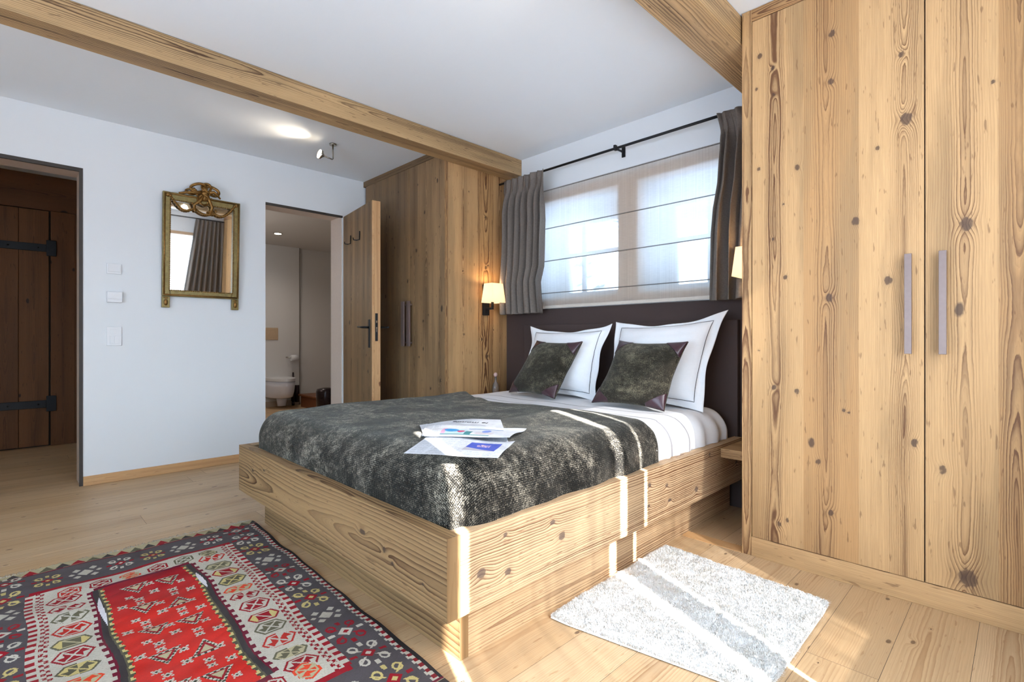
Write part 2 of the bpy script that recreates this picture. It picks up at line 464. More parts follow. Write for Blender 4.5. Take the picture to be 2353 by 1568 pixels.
        o = bpy.data.objects.new(name, me); COL.objects.link(o)
        if loc is not None: o.location = loc
        if parent is not None:
            o.parent = parent
            bpy_parent_fix(o, parent)
        if bevel:
            bv = o.modifiers.new('bevel', 'BEVEL'); bv.width = bevel; bv.segments = 2; bv.limit_method = 'ANGLE'; bv.angle_limit = 1.0
        if solid:
            so = o.modifiers.new('solid', 'SOLIDIFY'); so.thickness = solid; so.offset = 0
        return o

def abs_loc(o):
    l = Vector(o.location)
    while o.parent: o = o.parent; l = l+Vector(o.location)
    return l
def bpy_parent_fix(o, parent):
    # parents are unrotated Empties / meshes: keep world coordinates of the vertices
    o.location = Vector(o.location)-abs_loc(parent)

def tag(o, label=None, cat=None, group=None, kind=None):
    if label: o['label'] = label
    if cat: o['category'] = cat
    if group: o['group'] = group
    if kind: o['kind'] = kind
    return o
def thing(name, loc, label, cat, group=None):
    o = bpy.data.objects.new(name, None); COL.objects.link(o); o.location = loc
    o.empty_display_size = .1
    return tag(o, label, cat, group)
def struct(o): o['kind'] = 'structure'; return o
def box_obj(name, b, mat, parent=None, bevel=0, grain='z', tone=None):
    m = MB(); m.box(*b, grain=grain, tone=tone); return m.build(name, mat, parent, bevel)

# ------------------------------------------------------------------ dimensions
XM = -4.52      # mirror wall
YW = 3.108      # window wall
YF = 2.443      # wardrobe fronts
XL = -3.183     # left wardrobe side
XR = -0.935     # right wardrobe side
ZC = 2.525
XE = 0.43       # east wall inner face
YB = -1.75      # rear wall

# ------------------------------------------------------------------ floor (planks run along y)
m = MB()
xs = -4.52
edges = [-0.304]
w = .19
while edges[0] > -8.2: edges.insert(0, edges[0]-w)
while edges[-1] < 0.75: edges.append(edges[-1]+w)
for a, b in zip(edges[:-1], edges[1:]):
    y = -2.1; first = True
    while y < 4.7:
        L = random.uniform(2.2, 4.0); y2 = min(y+L, 4.7)
        if b <= -4.6 and y2 > 3.4: y2 = 4.7
        cen = (a+b)/2+random.uniform(-.05, .05)
        m.seed()
        base = len(m.v)
        m.v += [(a+.0006, y+.0006, 0), (b-.0006, y+.0006, 0), (b-.0006, y2-.0006, 0), (a+.0006, y2-.0006, 0)]
        m.face([base, base+1, base+2, base+3], 0, [(a-cen, y), (b-cen, y), (b-cen, y2), (a-cen, y2)])
        y = y2
m.curpl = (.5, .5, .5)
b_ = len(m.v)
m.v += [(-8.3, -2.1, -.003), (.75, -2.1, -.003), (.75, 4.7, -.003), (-8.3, 4.7, -.003)]
m.face([b_, b_+1, b_+2, b_+3], 1)
struct(m.build('floor', [M['floor'], M['gasket']]))
# threshold board in front of the bedside niche
o = box_obj('trim_1', (-1.232, XR-.002, 2.44, 2.51, 0, .004), M['trimwood'], grain='x'); struct(o)

# ------------------------------------------------------------------ ceiling
m = MB(); m.box(-4.75, .75, -2.0, 3.5, ZC, ZC+.1); struct(m.build('ceiling', M['ceil']))
m = MB(); m.box(-8.2, -4.75, 1.0, 4.8, 2.40, 2.5); struct(m.build('ceiling_bathroom', M['bathwall']))
m = MB(); m.box(-6.8, -4.75, -2.0, 1.0, 2.53, 2.6); struct(m.build('ceiling_hall', M['wall']))

# ------------------------------------------------------------------ mirror wall (west) with two openings
D1 = (-.62, .362, 2.162)      # hall doorway y0,y1,ztop
D2 = (1.546, 2.235, 2.158)
m = MB()
for y0, y1, z0, z1 in ((-2.0, D1[0], 0, ZC), (D1[0], D1[1], D1[2], ZC), (D1[1], D2[0], 0, ZC), (D2[0], D2[1], D2[2], ZC), (D2[1], 4.85, 0, ZC)):
    m.box(-4.752, XM, y0, y1, z0, z1)
struct(m.build('wall_west', M['wall']))
# dark metal reveals round the openings
m = MB()
m.box(-4.535, XM+.004, D1[1]-.018, D1[1]+.001, 0, D1[2]-.02); m.box(-4.535, XM+.004, D1[0], D1[1]+.001, D1[2]-.022, D1[2]+.002)
m.box(-4.535, XM+.004, D1[0]-.001, D1[0]+.018, 0, D1[2]-.02)
struct(m.build('trim_2', M['gasket']))
m = MB(); m.box(-4.535, XM+.004, D2[0], D2[1], D2[2]-.016, D2[2]+.002)
struct(m.build('trim_3', M['gasket']))
# pale lining inside hall opening
m = MB(); m.box(-4.752, -4.536, D1[1]-.014, D1[1], 0, D1[2]-.012); m.box(-4.752, -4.536, D1[0], D1[1]-.014, D1[2]-.012, D1[2])
struct(m.build('trim_4', plain('pale_lining', srgb(190,172,158), .7, namt=.04)))
# jamb lining in bathroom door
m = MB(); m.box(-4.75, -4.535, D2[1]-.006, D2[1], 0, D2[2]-.004); m.box(-4.75, -4.535, D2[0], D2[1], D2[2]-.006, D2[2])
struct(m.build('trim_5', plain('bath_lining', srgb(205,190,178), .7, namt=.04)))
# baseboard
o = box_obj('baseboard_west', (XM, XM+.014, D1[1]+.002, D2[0]-.002, 0, .063), M['trimwood'], grain='y', bevel=.002); struct(o)

# ------------------------------------------------------------------ window wall (north)
IY = YW; OY = 3.47
WL_ = (-2.87, -2.05); WR_ = (-1.855, -1.035); WZ = (1.33, 2.075)
m = MB()
m.box(-3.4, WL_[0], YW, 3.62, 0, ZC); m.box(WR_[1], .75, YW, 3.62, 0, ZC)
m.box(WL_[0], WR_[1], YW, 3.62, 0, WZ[0]); m.box(WL_[0], WR_[1], YW, 3.62, WZ[1], ZC)
m.box(WL_[1], WR_[0], YW+.02, 3.62, WZ[0], WZ[1])
struct(m.build('wall_north', M['wall']))
def win(name, X0, X1, z0, z1, mun):
    root = bpy.data.objects.new(name, None); COL.objects.link(root); root.location = ((X0+X1)/2, OY, z0); struct(root)
    f = MB(); t = .05
    f.box(X0, X0+t, OY, OY+.06, z0, z1, grain='z'); f.box(X1-t, X1, OY, OY+.06, z0, z1)
    f.box(X0+t, X1-t, OY, OY+.06, z0, z0+t+.02, grain='x'); f.box(X0+t, X1-t, OY, OY+.06, z1-t-.05, z1, grain='x')
    for x in mun: f.box(x-.012, x+.012, OY+.005, OY+.05, z0+.06, z1-.08)
    f.box(X0+t, X1-t, OY+.006, OY+.049, 1.712, 1.742, grain='x')
    f.build('window_frame', plain('white_sash', srgb(214,208,200), .5, namt=.02), root, .002)
    g = MB(); g.box(X0+t, X1-t, OY+.026, OY+.031, z0+.07, z1-.1); g.build('pane', M['glass'], root)
    return root
win('window_1', WL_[0], WL_[1], WZ[0], WZ[1], (-2.65,))
win('window_2', WR_[0], WR_[1], WZ[0], WZ[1], (-1.554,))
# inner timber surround seen through the blind
m = MB(); t = .09
m.box(WL_[0]-t, WR_[1]+t, YW-.012, YW+.02, WZ[1], WZ[1]+.095, grain='x')
m.box(WL_[0]-t, WR_[1]+t, YW-.012, YW+.02, WZ[0]-.075, WZ[0], grain='x')
m.box(WL_[1], WR_[0], YW-.010, YW+.02, WZ[0], WZ[1]); m.box(WL_[0]-t, WL_[0], YW-.012, YW+.02, WZ[0], WZ[1]); m.box(WR_[1], WR_[1]+t, YW-.012, YW+.02, WZ[0], WZ[1])
struct(m.build('trim_6', M['winwood'], bevel=.002))

# brown panel behind the bed
o = box_obj('trim_7', (XL+.002, XR-.002, YW-.022, YW-.0005, 0, 1.243), M['brown']); struct(o)

# ------------------------------------------------------------------ east wall with sun window, rear wall
WY = (.25, 2.30); WZE = (.545, 2.157); WO = (.08, 2.42); XG = XE+.02
m = MB()
m.box(XE, .75, YB, WO[0], 0, ZC); m.box(XE, .75, WY[1], 3.5, 0, ZC)
m.box(XE, .75, WO[0], WY[1], 0, WZE[0]); m.box(XE, .75, WO[0], WY[1], WO[1], ZC); m.box(XE, XG+.05, WO[0], WY[1], WZE[1]+.05, WO[1])
struct(m.build('wall_east', M['wall']))
root = bpy.data.objects.new('window_3', None); COL.objects.link(root); root.location = (XE+.02, 1.2, WZE[0]); struct(root)
f = MB(); XG = XE+.02
f.box(XG, XG+.05, 1.152, 1.275, WZE[0], WZE[1])
f.box(XG, XG+.05, 2.24, 2.30, WZE[0], WZE[1])
f.box(XG, XG+.05, WO[0], .25, WZE[0], WZE[1])
f.box(XG-.012, XG+.055, WO[0], 2.30, WZE[1], WZE[1]+.05, grain='y')
f.build('window_frame', M['winwood'], root, .002)
# voile panels hung on the sashes: lit gaps remain beside them
def voile(y0, y1, nm='voile'):
    s = MB()
    n = int((y1-y0)/.008)
    s.surf(n, 4, lambda u, v: (XG+.012+.004*math.sin(u*(y1-y0)*70)+.003*math.sin(u*(y1-y0)*23+1), y0+(y1-y0)*u, WZE[0]+(WZE[1]-WZE[0])*v))
    return s.build(nm, M['sheer'], root)
voile(.295, 1.104); voile(1.305, 2.24)

m = MB(); RO = (-2.5, .25); RZ = (.3, 1.75)
m.box(-4.75, RO[0], YB-.2, YB, 0, ZC); m.box(RO[1], .75, YB-.2, YB, 0, ZC)
m.box(RO[0], RO[1], YB-.2, YB, 0, RZ[0]); m.box(RO[0], RO[1], YB-.2, YB, RZ[1], ZC)
struct(m.build('wall_south', M['wall']))
m = MB(); m.box(-5.5, 1.2, -4.0, YB-.2, 2.62, 2.72); struct(m.build('sun_block_eave', M['pine']))   # unseen eave, added to keep the sun out of the rear opening
m = MB(); m.box(-1.16, -1.08, YB-.1, YB-.05, RZ[0], RZ[1]); m.box(RO[0], RO[1], YB-.1, YB-.05, RZ[0], RZ[0]+.07, grain='x'); m.box(RO[0], RO[1], YB-.1, YB-.05, RZ[1]-.07, RZ[1], grain='x')
struct(m.build('rear_light_window', M['winwood']))  # unseen rear window, put in and sized as a daylight source

# ------------------------------------------------------------------ beams
def beam(name, x0, x1, y0, y1, z0, z1, label, knots_side, knots_bot, side_x):
    root = thing(name, ((x0+x1)/2, (y0+y1)/2, z0), label, 'beam')
    m = MB(); m.box(x0, x1, y0, y1, z0, z1, grain='y', c=(None, None, (z0+z1)/2+.04))
    return m, root
def solid_beam(name, b, label):
    x0, x1, y0, y1, z0, z1 = b
    m = MB()
    m.box(*b, grain='y', c=((x0+x1)/2+.02, 0, (z0+z1)/2+.03), tone=.3)
    o = m.build(name, M['beam'], None, .004)
    return tag(o, label, 'beam')
solid_beam('ceiling_beam', (-3.176, -3.019, YB, YW-.001, 2.388, ZC-.001), 'long old timber ceiling beam ending above the left wardrobe')
solid_beam('ceiling_beam', (-1.130, -.943, YB, YW-.001, 2.389, ZC-.001), 'short stretch of thick timber ceiling beam beside the tall right wardrobe')

# ------------------------------------------------------------------ right wardrobe
W = thing('wardrobe', (-.27, 2.78, 0), 'large built-in wardrobe of knotty light pine with tall double doors, filling the right side', 'wardrobe')
m = MB()
m.box(XR, XR+.043, YF-.002, YW-.002, 0, ZC-.002, c=(None, YF, None))
m.build('side_panel', M['pine'], W, .0015)
m = MB(); m.box(XR+.043, XE-.002, YF-.001, YF+.02, ZC-.057, ZC-.002, grain='x'); m.build('top_rail', M['pine'], W, .0015)
m = MB(); m.box(XR+.043, XE-.002, YF-.004, YF+.03, 0, .088, grain='x', c=(None, None, .2)); m.build('plinth', M['pine'], W, .0015)
m = MB(); m.box(XR+.043, XE-.004, YF+.022, YW-.01, .02, ZC-.06); m.build('carcass', M['gasket'], W)
KN = [(-.57,2.277,.014),(-.573,2.078,.013),(-.856,2.294,.012),(-.7,1.749,.012),(-.796,2.098,.009),(-.321,1.844,.022),(-.337,2.097,.011),
      (-.412,1.757,.010),(-.749,1.275,.010),(-.378,1.228,.016),(-.702,.772,.012),(-.796,.785,.012),(-.151,1.414,.022),(-.577,1.173,.016),
      (-.296,.607,.013),(-.216,.519,.015),(-.145,.143,.032),(-.774,.175,.012),(-.572,.273,.012),(-.486,1.477,.016),(-.528,.708,.008),(-.51,.70,.006),
      (-.80,1.45,.007),(-.86,.95,.007),(-.62,.48,.012),(-.87,2.15,.008),(-.08,1.9,.007),(-.10,2.25,.008),(.02,1.2,.010),(.1,1.9,.014),(.2,.8,.015),(-.74,.20,.010),
      (-.86,1.78,.009),(-.80,2.22,.010),(-.755,1.6,.006)]
def door(name, planks, z0, z1, y, knots, parent, mat, thick=.022, step=.008):
    m = MB()
    m.grid_panel((planks, (z0, z1)), lambda a, b: (a, y, b), knots, step=step)
    x0, x1 = planks[0][0], planks[-1][1]
    m.box(x0, x1, y, y+thick, z0, z1, skip=('-y',))
    return m.build(name, mat, parent)
d1 = door('door', [(-.889,-.676,-.79,.25),(-.676,-.475,-.592,.75),(-.475,-.2685,-.33,.1)], .09, ZC-.06, YF, KN, W, M['pine'])
d2 = door('door', [(-.2645,-.066,-.155,.15),(-.066,.14,-.02,.7),(.14,XE-.004,.25,.4)], .09, ZC-.06, YF, KN, W, M['pine'])
def bar_handle(x, y, z0, z1, parent, mat, r=.011):
    m = MB()
    m.box(x-r, x+r, y-.042, y-.026, z0, z1)
    for z in (z0+.03, z1-.03): m.box(x-.006, x+.006, y-.027, y+.001, z-.008, z+.008)
    return m.build('handle', mat, parent, .001)
bar_handle(-.312, YF, .945, 1.322, d1, M['darkbar']); bar_handle(-.212, YF, .945, 1.322, d2, M['darkbar'])

# ------------------------------------------------------------------ left wardrobe
V = thing('wardrobe', (-3.85, 2.78, 0), 'narrower weathered pine wardrobe in the far corner behind the open door', 'wardrobe')
YL = 2.45
m = MB()
KS = [(2.84,2.02,.012),(2.80,1.0,.012),(2.87,1.62,.008),(2.6,1.55,.008),(2.93,1.08,.008),(3.02,2.28,.009),(2.66,2.2,.008),(2.61,1.04,.009),(2.86,.86,.014),(2.845,1.6,.016)]
m.grid_panel(([(YL,2.756,2.60,.35),(2.93,YW-.002,3.0,.55)], (0, ZC-.003)), lambda a, b: (XL, a, b), KS, step=.009)
m2 = MB(); m2.grid_panel(([(2.756,2.93,2.845,.15)], (0, ZC-.003)), lambda a, b: (XL, a, b), KS, step=.009); m2.build('side_plank', M['pinebold'], V)
m.box(XL-.04, XL, YL, YW-.002, 0, ZC-.003, skip=('+x',))
m.build('side_panel', M['pine'], V)
m = MB(); m.box(XM+.003, XL-.0405, YL-.002, YL+.02, 2.47, ZC-.003, grain='x'); m.build('top_rail', M['pinegrey'], V, .001)
m = MB(); m.box(XM+.003, XL-.0405, YL, YL+.02, 0, .08, grain='x'); m.build('plinth', M['pinegrey'], V, .001)
m = MB(); m.box(XM+.004, XL-.0405, YL+.022, YW-.01, .02, 2.48); m.build('carcass', M['gasket'], V)
KL = [(-3.62,1.75,.016),(-3.5,2.05,.014),(-3.7,1.7,.010),(-3.52,1.15,.012),(-3.45,1.2,.010),(-3.58,.85,.010),(-3.3,1.9,.008),(-3.42,.6,.014),(-3.9,2.3,.012),(-4.0,1.9,.012),(-3.6,2.3,.010),(-3.35,2.3,.008)]
dl1 = door('door', [(-4.47,-4.18,-4.3,.8),(-4.18,-3.973,-4.1,1.0),(-3.973,-3.85,-3.9,1.25),(-3.85,-3.733,-3.8,.9)], .082, 2.468, YL, KL, V, M['pinegrey'], step=.012)
box_obj('lit_door_edge', (-3.7328, -3.7272, YL+.002, YL+.02, .082, 2.468), M['trimwood'], V)  # pale raw-wood strip in the seam, standing in for the lit door edge
box_obj('lit_door_edge', (-3.2248, -3.2236, YL-.0005, YL+.02, .082, 2.468), M['trimwood'], V)
dl2 = door('door', [(-3.727,-3.60,-3.65,.5),(-3.60,-3.40,-3.48,.3),(-3.40,-3.225,-3.3,.2)], .082, 2.468, YL, KL, V, M['pinegrey'], step=.012)
bar_handle(-3.775, YL, .94, 1.325, dl1, M['darkbar'], .020); bar_handle(-3.690, YL, .94, 1.325, dl2, M['darkbar'], .020)
box_obj('stile', (XL-.0445, XL-.0405, YL-.001, YL+.02, .08, 2.469), M['pine'], V)

# ------------------------------------------------------------------ bed
BX0, BX1, BY0 = -2.997, -1.161, .889
RZ0, RZ1 = .187, .4286
Bd = thing('bed', (-2.08, 1.95, 0), 'wide low double bed with thick reclaimed pine plank frame on recessed base', 'bed')
m = MB()
FK = [(-2.78,.33,.012),(-2.62,.36,.010),(-1.50,.30,.012),(-1.45,.27,.008),(-1.28,.26,.008)]
m.grid_panel(([(RZ0,RZ1,.285,.35)], (BX0, BX1)), lambda a, b: (b, BY0, a), [(b_,a_,k) for a_,b_,k in FK], step=.008)
m.f = [tuple(reversed(f)) for f in m.f]; m.uv = [list(reversed(u)) for u in m.uv]
m.box(BX0, BX1, BY0, BY0+.05, RZ0, RZ1, grain='x', skip=('-y',), tone=.35)
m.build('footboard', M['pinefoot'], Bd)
m = MB()
RK = [(.29,1.02,.018),(.36,1.35,.012),(.30,1.40,.016),(.26,1.13,.014),(.36,2.0,.012),(.27,1.99,.010),(.33,2.15,.012),(.38,1.12,.010),(.25,2.45,.016),(.30,2.95,.014),(.40,2.6,.01)]
m.grid_panel(([(RZ0,RZ1,.52,.1)], (BY0+.05, 3.04)), lambda a, b: (BX1, b, a), RK, step=.008)
m.f = [tuple(reversed(f)) for f in m.f]; m.uv = [list(reversed(u)) for u in m.uv]
m.box(BX1-.05, BX1, BY0+.05, 3.04, RZ0, RZ1, grain='y', skip=('+x',), tone=.15)
m.build('side_rail', M['pinebed'], Bd)
m = MB(); m.box(BX0, BX0+.05, BY0+.05, 3.04, RZ0, RZ1, grain='y'); m.build('side_rail', M['pinebed'], Bd)
m = MB(); 
xx = [-2.92, -2.35, -1.72, -1.235]
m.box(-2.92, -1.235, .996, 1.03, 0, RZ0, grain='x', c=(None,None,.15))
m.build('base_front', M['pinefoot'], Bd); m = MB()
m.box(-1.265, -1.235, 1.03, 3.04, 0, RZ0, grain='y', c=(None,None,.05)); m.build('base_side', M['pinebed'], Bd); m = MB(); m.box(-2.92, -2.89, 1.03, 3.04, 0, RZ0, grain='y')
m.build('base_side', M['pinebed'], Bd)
m = MB(); m.box(BX0+.05, BX1-.05, BY0+.05, 3.03, .188, .22); m.build('slat_base', M['pinebed'], Bd)
m = MB(); m.box(-2.93, -1.19, 3.041, 3.084, .19, 1.116); m.build('headboard', M['brown'], Bd, .004)

def nz(x, y, z, s): return mnoise.noise(Vector((x*s, y*s, z*s)))
def drape_pt(sx, sy, cx, hw, y0, y1, zt, r, rc=None):
    """sx: arclength from centre; sy: arclength from y ref; rounding at x sides and at y0 (foot) / y1 (head)"""
    ex = max(abs(sx)-(hw-r), 0)*(1 if sx >= 0 else -1)
    ey = 0
    if y0 is not None and sy < y0+r: ey = sy-(y0+r)
    if y1 is not None and sy > y1-r: ey = sy-(y1-r)
    rho = math.hypot(ex, ey)
    if rho < 1e-9: return Vector((cx+sx, sy, zt)), 0.0
    dx, dy = ex/rho, ey/rho
    if rho < r*PI/2: h = r*math.sin(rho/r); dr = r*(1-math.cos(rho/r))
    else: h = r; dr = r+rho-r*PI/2
    bx = cx+(sx-ex); by = sy-ey
    return Vector((bx+dx*h, by+dy*h, zt-dr)), rho
# mattress
m = MB()
HW = .865; CX_ = -2.078
m.box(CX_-HW+.02, CX_+HW-.02, .985, 3.02, .222, .565)
mt = m.build('mattress', M['matt'], None, .08); mt.modifiers['bevel'].segments = 5
tag(mt, 'thick white mattress under the bedding in the pine bed', 'mattress')
# fitted white sheet / duvet end
def sheet_fn(u, v):
    sx = (u*2-1)*(HW+.12); sy = 1.98+v*(3.13-1.98)
    p, rho = drape_pt(sx, sy, CX_, HW-.002, None, 3.035, .594, .125)
    w = .009*math.sin(sy*46+5*nz(0, sy, 0, 3))*min(1, rho/.15)+.010*nz(p.x, p.y, p.z, 6)
    if rho > .05: p.x += w*(1 if sx > 0 else -1)
    p.z += .006*nz(p.x, p.y, 0, 4)*(1 if rho < .1 else .3)
    return p
m = MB()
m.surf(150, 200, sheet_fn, mif=lambda u, v: 1 if abs(v-.285) < .0033 or abs(v-.42) < .0033 else 0)
tag(m.build('duvet', [M['sheet'], M['stripe']], None, solid=.006), 'white cotton duvet with two thin grey lines, below the pillows', 'bedding')
# bedspread
def edge_y(sx):
    x = CX_+max(min(sx, HW), -HW)
    return float(np.interp(x, [-2.95,-2.6,-2.35,-1.96,-1.70,-1.45,-1.25,-1.2], [2.40,2.22,2.12,2.16,2.235,2.16,2.14,2.15]))
def spread_fn(u, v):
    sx = (u*2-1)*(HW+.155); L0 = .948-.135
    sy = L0+v*(edge_y(sx)-L0)
    p, rho = drape_pt(sx, sy, CX_, HW+.018, .948, None, .612, .135)
    n = nz(p.x, p.y, p.z, 3.2); n2 = nz(p.x+5, p.y, p.z, 8)
    k = min(1, rho/.12)
    fold = .009*math.sin((p.y if abs(sx) > HW-.2 and sy > 1.1 else p.x)*21+4*n)*k
    d = (.010*n+.004*n2)
    if rho > .02:
        dirx = 1 if sx > 0 else -1
        if abs(sx) > HW-.14: p.x += (fold*.8+d)*dirx
        if sy < .948+.135: p.y -= (fold*.4+d)*.6
    p.z += (.012*n+.004*n2)*(1-k*.7)
    if p.z < .30: p.z = .30
    return p
def spread_uv(u, v): return ((u*2-1)*(HW+.155), .8+v*1.5)
m = MB(); m.surf(190, 170, spread_fn, uvf=spread_uv)
tag(m.build('bedspread', M['chenille'], None, solid=.014), 'dark grey-green chenille bedspread covering the lower bed', 'bedspread')

# ------------------------------------------------------------------ pillows
def pillow(name, BL, BR, TR, TL, thick, mat, flange=0, uvs=1.0, sag=0.0, back=Vector((0, 1, 0)), pinch=.08, seed=0, n=64, puff=2.2, topdip=0.0, wr=0.0):
    BL, BR, TR, TL = map(Vector, (BL, BR, TR, TL))
    nrm = (BR-BL).cross(TL-BL).normalized()
    def base(u, v):
        # pull edges in between corners (concave edges)
        e = pinch*(1-(2*v-1)**2)*(1-4*(u-.5)**2*0)
        uu = u+(0.5-u)*2*pinch*.5*(1-(2*v-1)**2)*abs(2*u-1)**3
        vv = v+(0.5-v)*2*pinch*(.5 if v < .5 else .5+topdip)*(1-(2*u-1)**2)*abs(2*v-1)**3
        return (BL*(1-uu)+BR*uu)*(1-vv)+(TL*(1-uu)+TR*uu)*vv
    def side(sg):
        def fn(u, v):
            p = base(u, v)
            f = flange
            a = min(max((u-f)/(1-2*f), 0), 1); b = min(max((v-f)/(1-2*f), 0), 1)
            h = max(0, (1-abs(2*a-1)**puff))**.55*max(0, (1-abs(2*b-1)**puff))**.55
            w = nz(p.x+seed, p.y, p.z, 5)*.010*(1 if h > 0 else .6)+.006*nz(p.x*1.2+seed, p.y, p.z*3.2, 7)*h+wr*h*math.sin(p.z*75+3*nz(p.x*2, p.y, p.z, 3)+seed)*max(0, nz(p.x, seed, p.z, 4)+.25)
            flw = 0
            if h == 0 and f: flw = .010*math.sin(u*17+v*13+seed)
            return p+nrm*(sg*(thick*.5*h+.002)+w+flw)
        return fn
    m = MB()
    m.surf(n, n, side(1), uvf=lambda u, v: (u*.45+seed, v*.45))
    k = len(m.f)
    m.surf(n, n, side(-1), uvf=lambda u, v: (u*.45+seed, v*.45))
    m.f[k:] = [tuple(reversed(f)) for f in m.f[k:]]; m.uv[k:] = [list(reversed(q)) for q in m.uv[k:]]
    # rim strip
    N = n+1
    def idx(s, i, j): return s*N*N+i*N+j
    for i in range(n):
        m.face([idx(0,i,0), idx(1,i,0), idx(1,i+1,0), idx(0,i+1,0)], smooth=True)
        m.face([idx(0,i+1,n), idx(1,i+1,n), idx(1,i,n), idx(0,i,n)], smooth=True)
        m.face([idx(0,0,i+1), idx(1,0,i+1), idx(1,0,i), idx(0,0,i)], smooth=True)
        m.face([idx(0,n,i), idx(1,n,i), idx(1,n,i+1), idx(0,n,i+1)], smooth=True)
    return m, side(1), nrm
def white_pillow(lab, BL, BR, TR, TL, seed):
    cx = sum((Vector(p) for p in (BL, BR, TR, TL)), Vector())/4
    root = thing('pillow', (cx.x, cx.y, min(BL[2], BR[2])), lab, 'pillow', 'white flanged pillows')
    m, fn, nrm = pillow('pillow', BL, BR, TR, TL, .22, None, .075, pinch=.12, seed=seed, topdip=.35, wr=.006)
    m.build('pillowcase', M['sheet'], root)
    t = MB()
    f = .082
    pts = []
    K = 24
    for (a, b) in ((( f, f), (1-f, f)), ((1-f, f), (1-f, 1-f)), ((1-f, 1-f), (f, 1-f)), ((f, 1-f), (f, f))):
        for i in range(K):
            q = i/K; u = a[0]+(b[0]-a[0])*q; v = a[1]+(b[1]-a[1])*q
            pts.append(fn(u, v)+nrm*.0005)
    t.tube(pts, .0018, 5, closed=True)
    t.build('piping', M['piping'], root)
white_pillow('white flanged pillow with thin dark piping, leaning behind the left cushion', (-2.70,2.74,.590), (-1.98,2.74,.590), (-1.965,2.90,1.105), (-2.73,2.915,1.10), 1.3)
white_pillow('white flanged pillow with thin dark piping, tall upturned corner near the right wardrobe', (-1.99,2.76,.588), (-1.27,2.77,.588), (-1.19,2.915,1.165), (-1.955,2.92,1.12), 4.1)
def cushion(lab, BL, BR, TR, TL, seed):
    cx = sum((Vector(p) for p in (BL, BR, TR, TL)), Vector())/4
    root = thing('cushion', (cx.x, cx.y, min(BL[2], BR[2])), lab, 'cushion', 'chenille cushions with leather corners')
    m, fn, nrm = pillow('cushion', BL, BR, TR, TL, .13, None, 0, pinch=.10, seed=seed, puff=2.6)
    m.build('cover', M['chencush'], root)
    for (cu, cv) in ((1, 0), (1, 1), (0, 1), (0, 0)):
        t = MB(); s = .24
        def cf(u, v, cu=cu, cv=cv):
            a = u*s; b = v*s*(1-u*.85)
            uu = a if cu == 0 else 1-a; vv = b if cv == 0 else 1-b
            return fn(uu, vv)+nrm*.0035
        t.surf(14, 14, cf)
        if (cu, cv) in ((1, 0), (0, 1)): t.f = [tuple(reversed(f)) for f in t.f]
        t.build('corner_patch', M['leather'], root, solid=.003)
cushion('dark olive chenille cushion with leather corners, the one farther from the right wardrobe', (-2.655,2.60,.612), (-2.15,2.52,.612), (-2.07,2.71,.985), (-2.50,2.735,.99), 2.2)
cushion('dark olive chenille cushion with leather corners, in front of the right pillow', (-1.86,2.53,.612), (-1.375,2.52,.61), (-1.315,2.68,.985), (-1.80,2.74,.99), 7.7)

# ------------------------------------------------------------------ bedside shelves and bottle
for nm, x0, x1, lab in (('bedside_shelf', BX1+.001, XR-.001, 'small pine bedside shelf between the bed and the right wardrobe'), ('bedside_shelf', XL+.001, BX0-.001, 'small pine bedside shelf beside the left wardrobe, mostly hidden by the bed')):
    m = MB(); m.box(x0, x1, 2.733, YW-.024, .362, .412, grain='x', tone=.2); tag(m.build(nm, M['pine'], None, .003), lab, 'shelf')
Bt = thing('bottle', (-3.09, 2.87, .412), 'slim clear glass bottle with pinkish stopper on the left bedside shelf', 'bottle')
m = MB(); m.lathe(-3.09, 2.87, [(.012,.413),(.026,.416),(.027,.60),(.022,.63),(.010,.65),(.009,.69)], 20); m.build('body', M['bottle'], Bt)
m = MB(); m.lathe(-3.09, 2.87, [(.008,.690),(.015,.697),(.018,.708),(.013,.72),(.004,.725)], 16); m.build('stopper', plain('pink_glass', srgb(214,180,176), .2), Bt)

# ------------------------------------------------------------------ wall lamps
def sconce(lab, xw, dirx, y, z0):
    root = thing('wall_lamp', (xw, y, z0-.1), lab, 'wall lamp')
    d = dirx
    m = MB(); m.box(xw, xw+d*.022, y-.03, y+.03, z0-.10, z0+.155); m.build('back_plate', M['black'], root, .002)
    m = MB(); m.box(xw+d*.022, xw+d*.10, y-.008, y+.008, z0-.055, z0-.037); m.box(xw+d*.085, xw+d*.10, y-.009, y+.009, z0-.037, z0+.03)
    m.build('arm', M['black'], root, .001)
    m = MB(); b = len(m.v); xc = xw+d*.105
    for (hx, hy, z) in ((.062,.078,z0), (.048,.060,z0+.157)):
        m.v += [(xc-hx,y-hy,z),(xc+hx,y-hy,z),(xc+hx,y+hy,z),(xc-hx,y+hy,z)]
    for k in range(4):
        k2 = (k+1) % 4; m.face([b+k, b+k2, b+4+k2, b+4+k])
    m.build('lamp_shade', M['shade'], root, solid=.002)
    m = MB(); m.blob((xc, y, z0+.07), (.014,.014,.028), 10); m.build('bulb', M['lampglow'], root)
    L = bpy.data.lights.new('lamp_light', 'POINT'); L.energy = 3.2; L.color = (1,.66,.34); L.shadow_soft_size = .02
    lo = bpy.data.objects.new('lamp_light', L); COL.objects.link(lo); lo.parent = root; lo.location = (xc-root.location.x, 0, z0+.135-root.location.z)
sconce('lit wall lamp with square cream shade on the left wardrobe side', XL, 1, 2.835, 1.30)
sconce('lit wall lamp with cream shade half hidden behind the right wardrobe', XR, -1, 2.815, 1.335)

